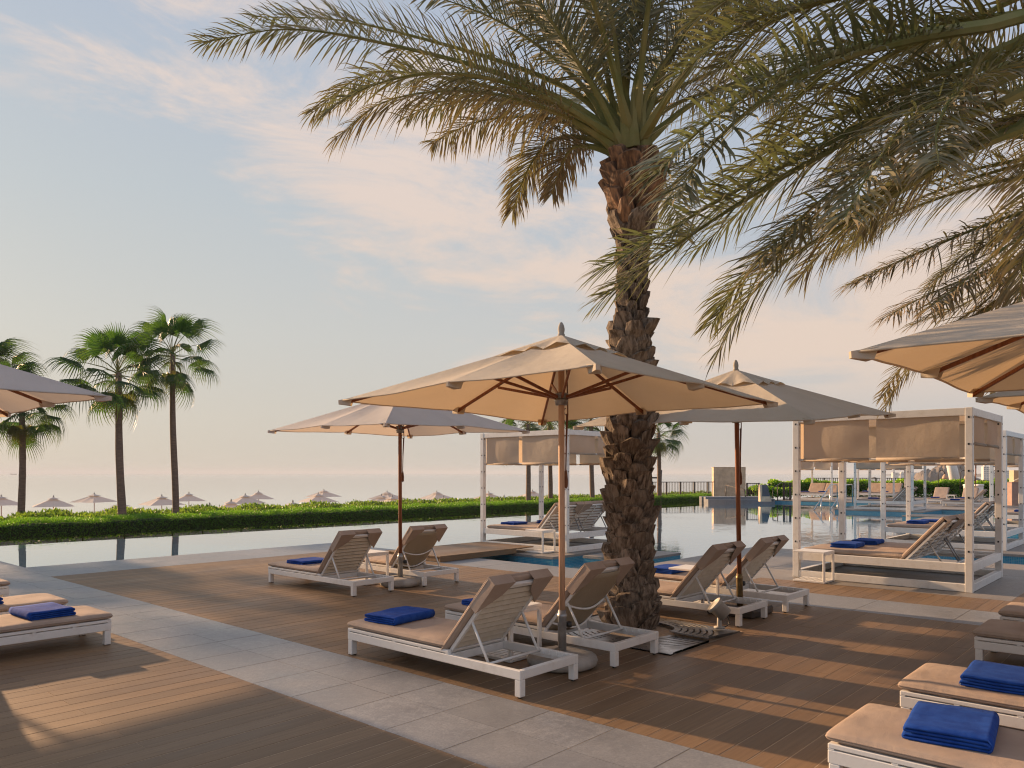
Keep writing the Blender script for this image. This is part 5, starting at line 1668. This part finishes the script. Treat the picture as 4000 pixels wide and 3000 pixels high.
mb = MB(); mb.tube([(0, 0, 0), tp - Vector(g)], [0.42, 0.34], 20); obj('shaft', mb, MT['white'], mm, True)
mb = MB(); mb.tube([(0, 0, -0.3), (0, 0, 0.25)], 0.6, 16); obj('footing', mb, MT['concrete'], mm, True)
sc_ = tag(empty('mooring_post', C(8.95, 49, -0.9)), 'pair of leaning dark wooden posts behind the short fan palm', 'posts')
for k, (x, ln_) in enumerate(((-0.35, -0.1), (0.45, 0.12))):
    mb = MB(); mb.tube([C(x, 0, 0), C(x + ln_, 0, 2.7)], 0.11, 10); obj('post', mb, MT['iron'], sc_, True)
mb = MB(); mb.tube([C(-0.42, 0, 2.2), C(0.5, 0, 2.2)], 0.05, 8); obj('cross_piece', mb, MT['iron'], sc_, True)

# ================================================================== SEA BACKGROUND
def rock(name, px0, px1, ytop, ybase, label, seed, shape, cat='rock'):
    Y = F * (H + 4.0) / (ybase - YH)
    a = PX(px0, YH, Y); b = PX(px1, YH, Y); a.z = b.z = -4.3
    hgt = (ybase - ytop) / F * Y + 0.3
    rs = random.Random(seed)
    n, m = 44, 18
    t = b - a; dp = C(0, 1) * (t.length * 0.45)
    P = []; fs = []
    for j in range(m + 1):
        for i in range(n + 1):
            x, y = i / n, j / m
            prof = 0.0
            for k in range(len(shape) - 1):
                if shape[k][0] <= x <= shape[k + 1][0]:
                    f_ = (x - shape[k][0]) / (shape[k + 1][0] - shape[k][0]); f_ = f_ * f_ * (3 - 2 * f_)
                    prof = shape[k][1] + (shape[k + 1][1] - shape[k][1]) * f_
            e = math.sin(min(1, y * 1.0) * PI) ** 0.45
            jag = 0.10 * math.sin(x * 37 + y * 9 + seed) + 0.07 * math.sin(x * 71 - y * 23) + rs.uniform(-0.06, 0.06)
            zz = hgt * prof * e * (1 + jag)
            P.append(a + t * x + dp * (y - 0.3) + Vector((0, 0, zz)) + Vector((rs.uniform(-.4, .4), rs.uniform(-.4, .4), 0)) * t.length * 0.01)
    for j in range(m):
        for i in range(n):
            fs.append((j * (n + 1) + i, j * (n + 1) + i + 1, (j + 1) * (n + 1) + i + 1, (j + 1) * (n + 1) + i))
    mb = MB(); mb.add(P, fs)
    tag(obj(name, mb, MT['rock']), label, cat)
rock('rocky_islet', 3560, 3835, 1806, 1883, 'large brown rocky islet in the sea beyond the far hedge', 3, [(0, 0), (0.06, 0.12), (0.12, 0.16), (0.16, 0.45), (0.24, 0.62), (0.34, 0.60), (0.42, 0.72), (0.50, 0.95), (0.62, 1.0), (0.72, 0.92), (0.82, 0.6), (0.92, 0.25), (1, 0)])
rock('sea_rock', 3400, 3440, 1864, 1869, 'small low rock in the sea left of the islet', 5, [(0, 0), (0.4, 1), (0.7, 0.6), (1, 0)])
rock('sea_rock', 3520, 3566, 1874, 1879, 'low reef rock beside the foot of the islet', 7, [(0, 0), (0.3, 0.7), (0.6, 1), (1, 0)])
rock('far_headland', 3450, 3640, 1843, 1857, 'pale distant headland left of the islet', 9, [(0, 0), (0.2, 0.3), (0.5, 0.6), (0.8, 0.8), (1, 1)], 'headland')
rock('far_headland', 3800, 4300, 1838, 1862, 'pale distant coast right of the islet', 10, [(0, 0), (0.1, 0.4), (0.3, 0.7), (0.6, 0.8), (1, 1)], 'headland')
def building(px, w, ytop, ybase, Y, label, floors):
    g = PX(px, ybase, Y)
    wm = w / F * Y; hm = (ybase - ytop) / F * Y
    rt = tag(empty('building', g), label, 'building', 'white buildings on the far shore')
    rt.rotation_euler = (0, 0, -TH)
    mb = MB(); mb.bb(0, wm, 0, wm * 0.6, -8, hm, 0.05); obj('wall', mb, MT['farwhite'], rt)
    mb = MB(); mb.bb(wm * 0.2, wm * 0.5, wm * 0.1, wm * 0.4, hm + 0.01, hm * 1.18, 0.05); obj('roof_house', mb, MT['farwhite'], rt)
    nx_ = max(2, int(w / 5))
    for k in range(floors):
        for i in range(nx_):
            x0 = wm * (i + 0.25) / nx_; x1 = wm * (i + 0.75) / nx_
            z0 = hm * (k + 0.3) / floors; z1 = hm * (k + 0.75) / floors
            mb = MB(); mb.bb(x0, x1, -0.05, 0.02, z0, z1, 0.01); obj('window', mb, MT['farglass'], rt)
for a in ((3488, 22, 1846, 1857, 900, 'low white building on the far shore, left one', 2), (3520, 14, 1845, 1857, 900, 'small white building on the far shore, second from left', 2), (3560, 20, 1847, 1857, 900, 'low white building on the far shore just left of the islet', 2),
          (3842, 24, 1822, 1872, 420, 'white tower block on the shore right of the islet', 6), (3872, 36, 1846, 1872, 420, 'wide low white building right of the islet', 3), (3915, 40, 1838, 1872, 430, 'white building farthest right behind the gazebo posts', 4)):
    building(*a)
def boat(px, py, w, label):
    Y = F * (H + 4.0) / (py - YH)
    g = PX(px, YH, Y); g.z = -4.0
    l = w / F * Y
    rt = tag(empty('small_boat', g), label, 'boat', 'small boats at sea')
    rt.rotation_euler = (0, 0, -TH + 0.2)
    mb = MB(); P = []
    for i in range(9):
        x = i / 8; wd = l * 0.11 * math.sin(min(1, x * 1.25 + 0.12) * PI * 0.86 + 0.2)
        sh = l * (0.10 + 0.07 * (2 * x - 1) ** 2)
        P += [(x * l, -wd, sh), (x * l, wd, sh), (x * l, -wd * 0.4, -0.1), (x * l, wd * 0.4, -0.1)]
    fs = []
    for i in range(8):
        a, b = i * 4, i * 4 + 4
        fs += [(a, a + 2, b + 2, b), (a + 1, b + 1, b + 3, a + 3), (a, b, b + 1, a + 1), (a + 2, a + 3, b + 3, b + 2)]
    fs += [(0, 1, 3, 2), (32, 34, 35, 33)]
    mb.add(P, fs); obj('hull', mb, MT['iron'], rt)
    mb = MB(); mb.bb(l * 0.2, l * 0.42, -l * 0.06, l * 0.06, l * 0.1, l * 0.2, 0.02); obj('cabin', mb, MT['farwhite'], rt)
boat(41, 1854, 22, 'tiny dark boat on the horizon at the far left')
boat(3125, 1894, 26, 'small dark boat on the sea left of the far gazebos')

# ================================================================== HUMID AIR
hm = bpy.data.materials.new('haze'); hm.use_nodes = True
ht = hm.node_tree; ht.nodes.clear()
ho = N(ht, 'ShaderNodeOutputMaterial'); pv_ = N(ht, 'ShaderNodeVolumePrincipled')
pv_.inputs['Color'].default_value = (0.80, 0.88, 0.98, 1)
pv_.inputs['Density'].default_value = 0.00026
pv_.inputs['Anisotropy'].default_value = 0.0
L(ht, pv_.outputs[0], ho.inputs['Volume'])
mb = MB(); mb.box((0, 7000, 7.0), (15000, 9500, 17.0))
tag(obj('haze', mb, hm), kind='stuff')
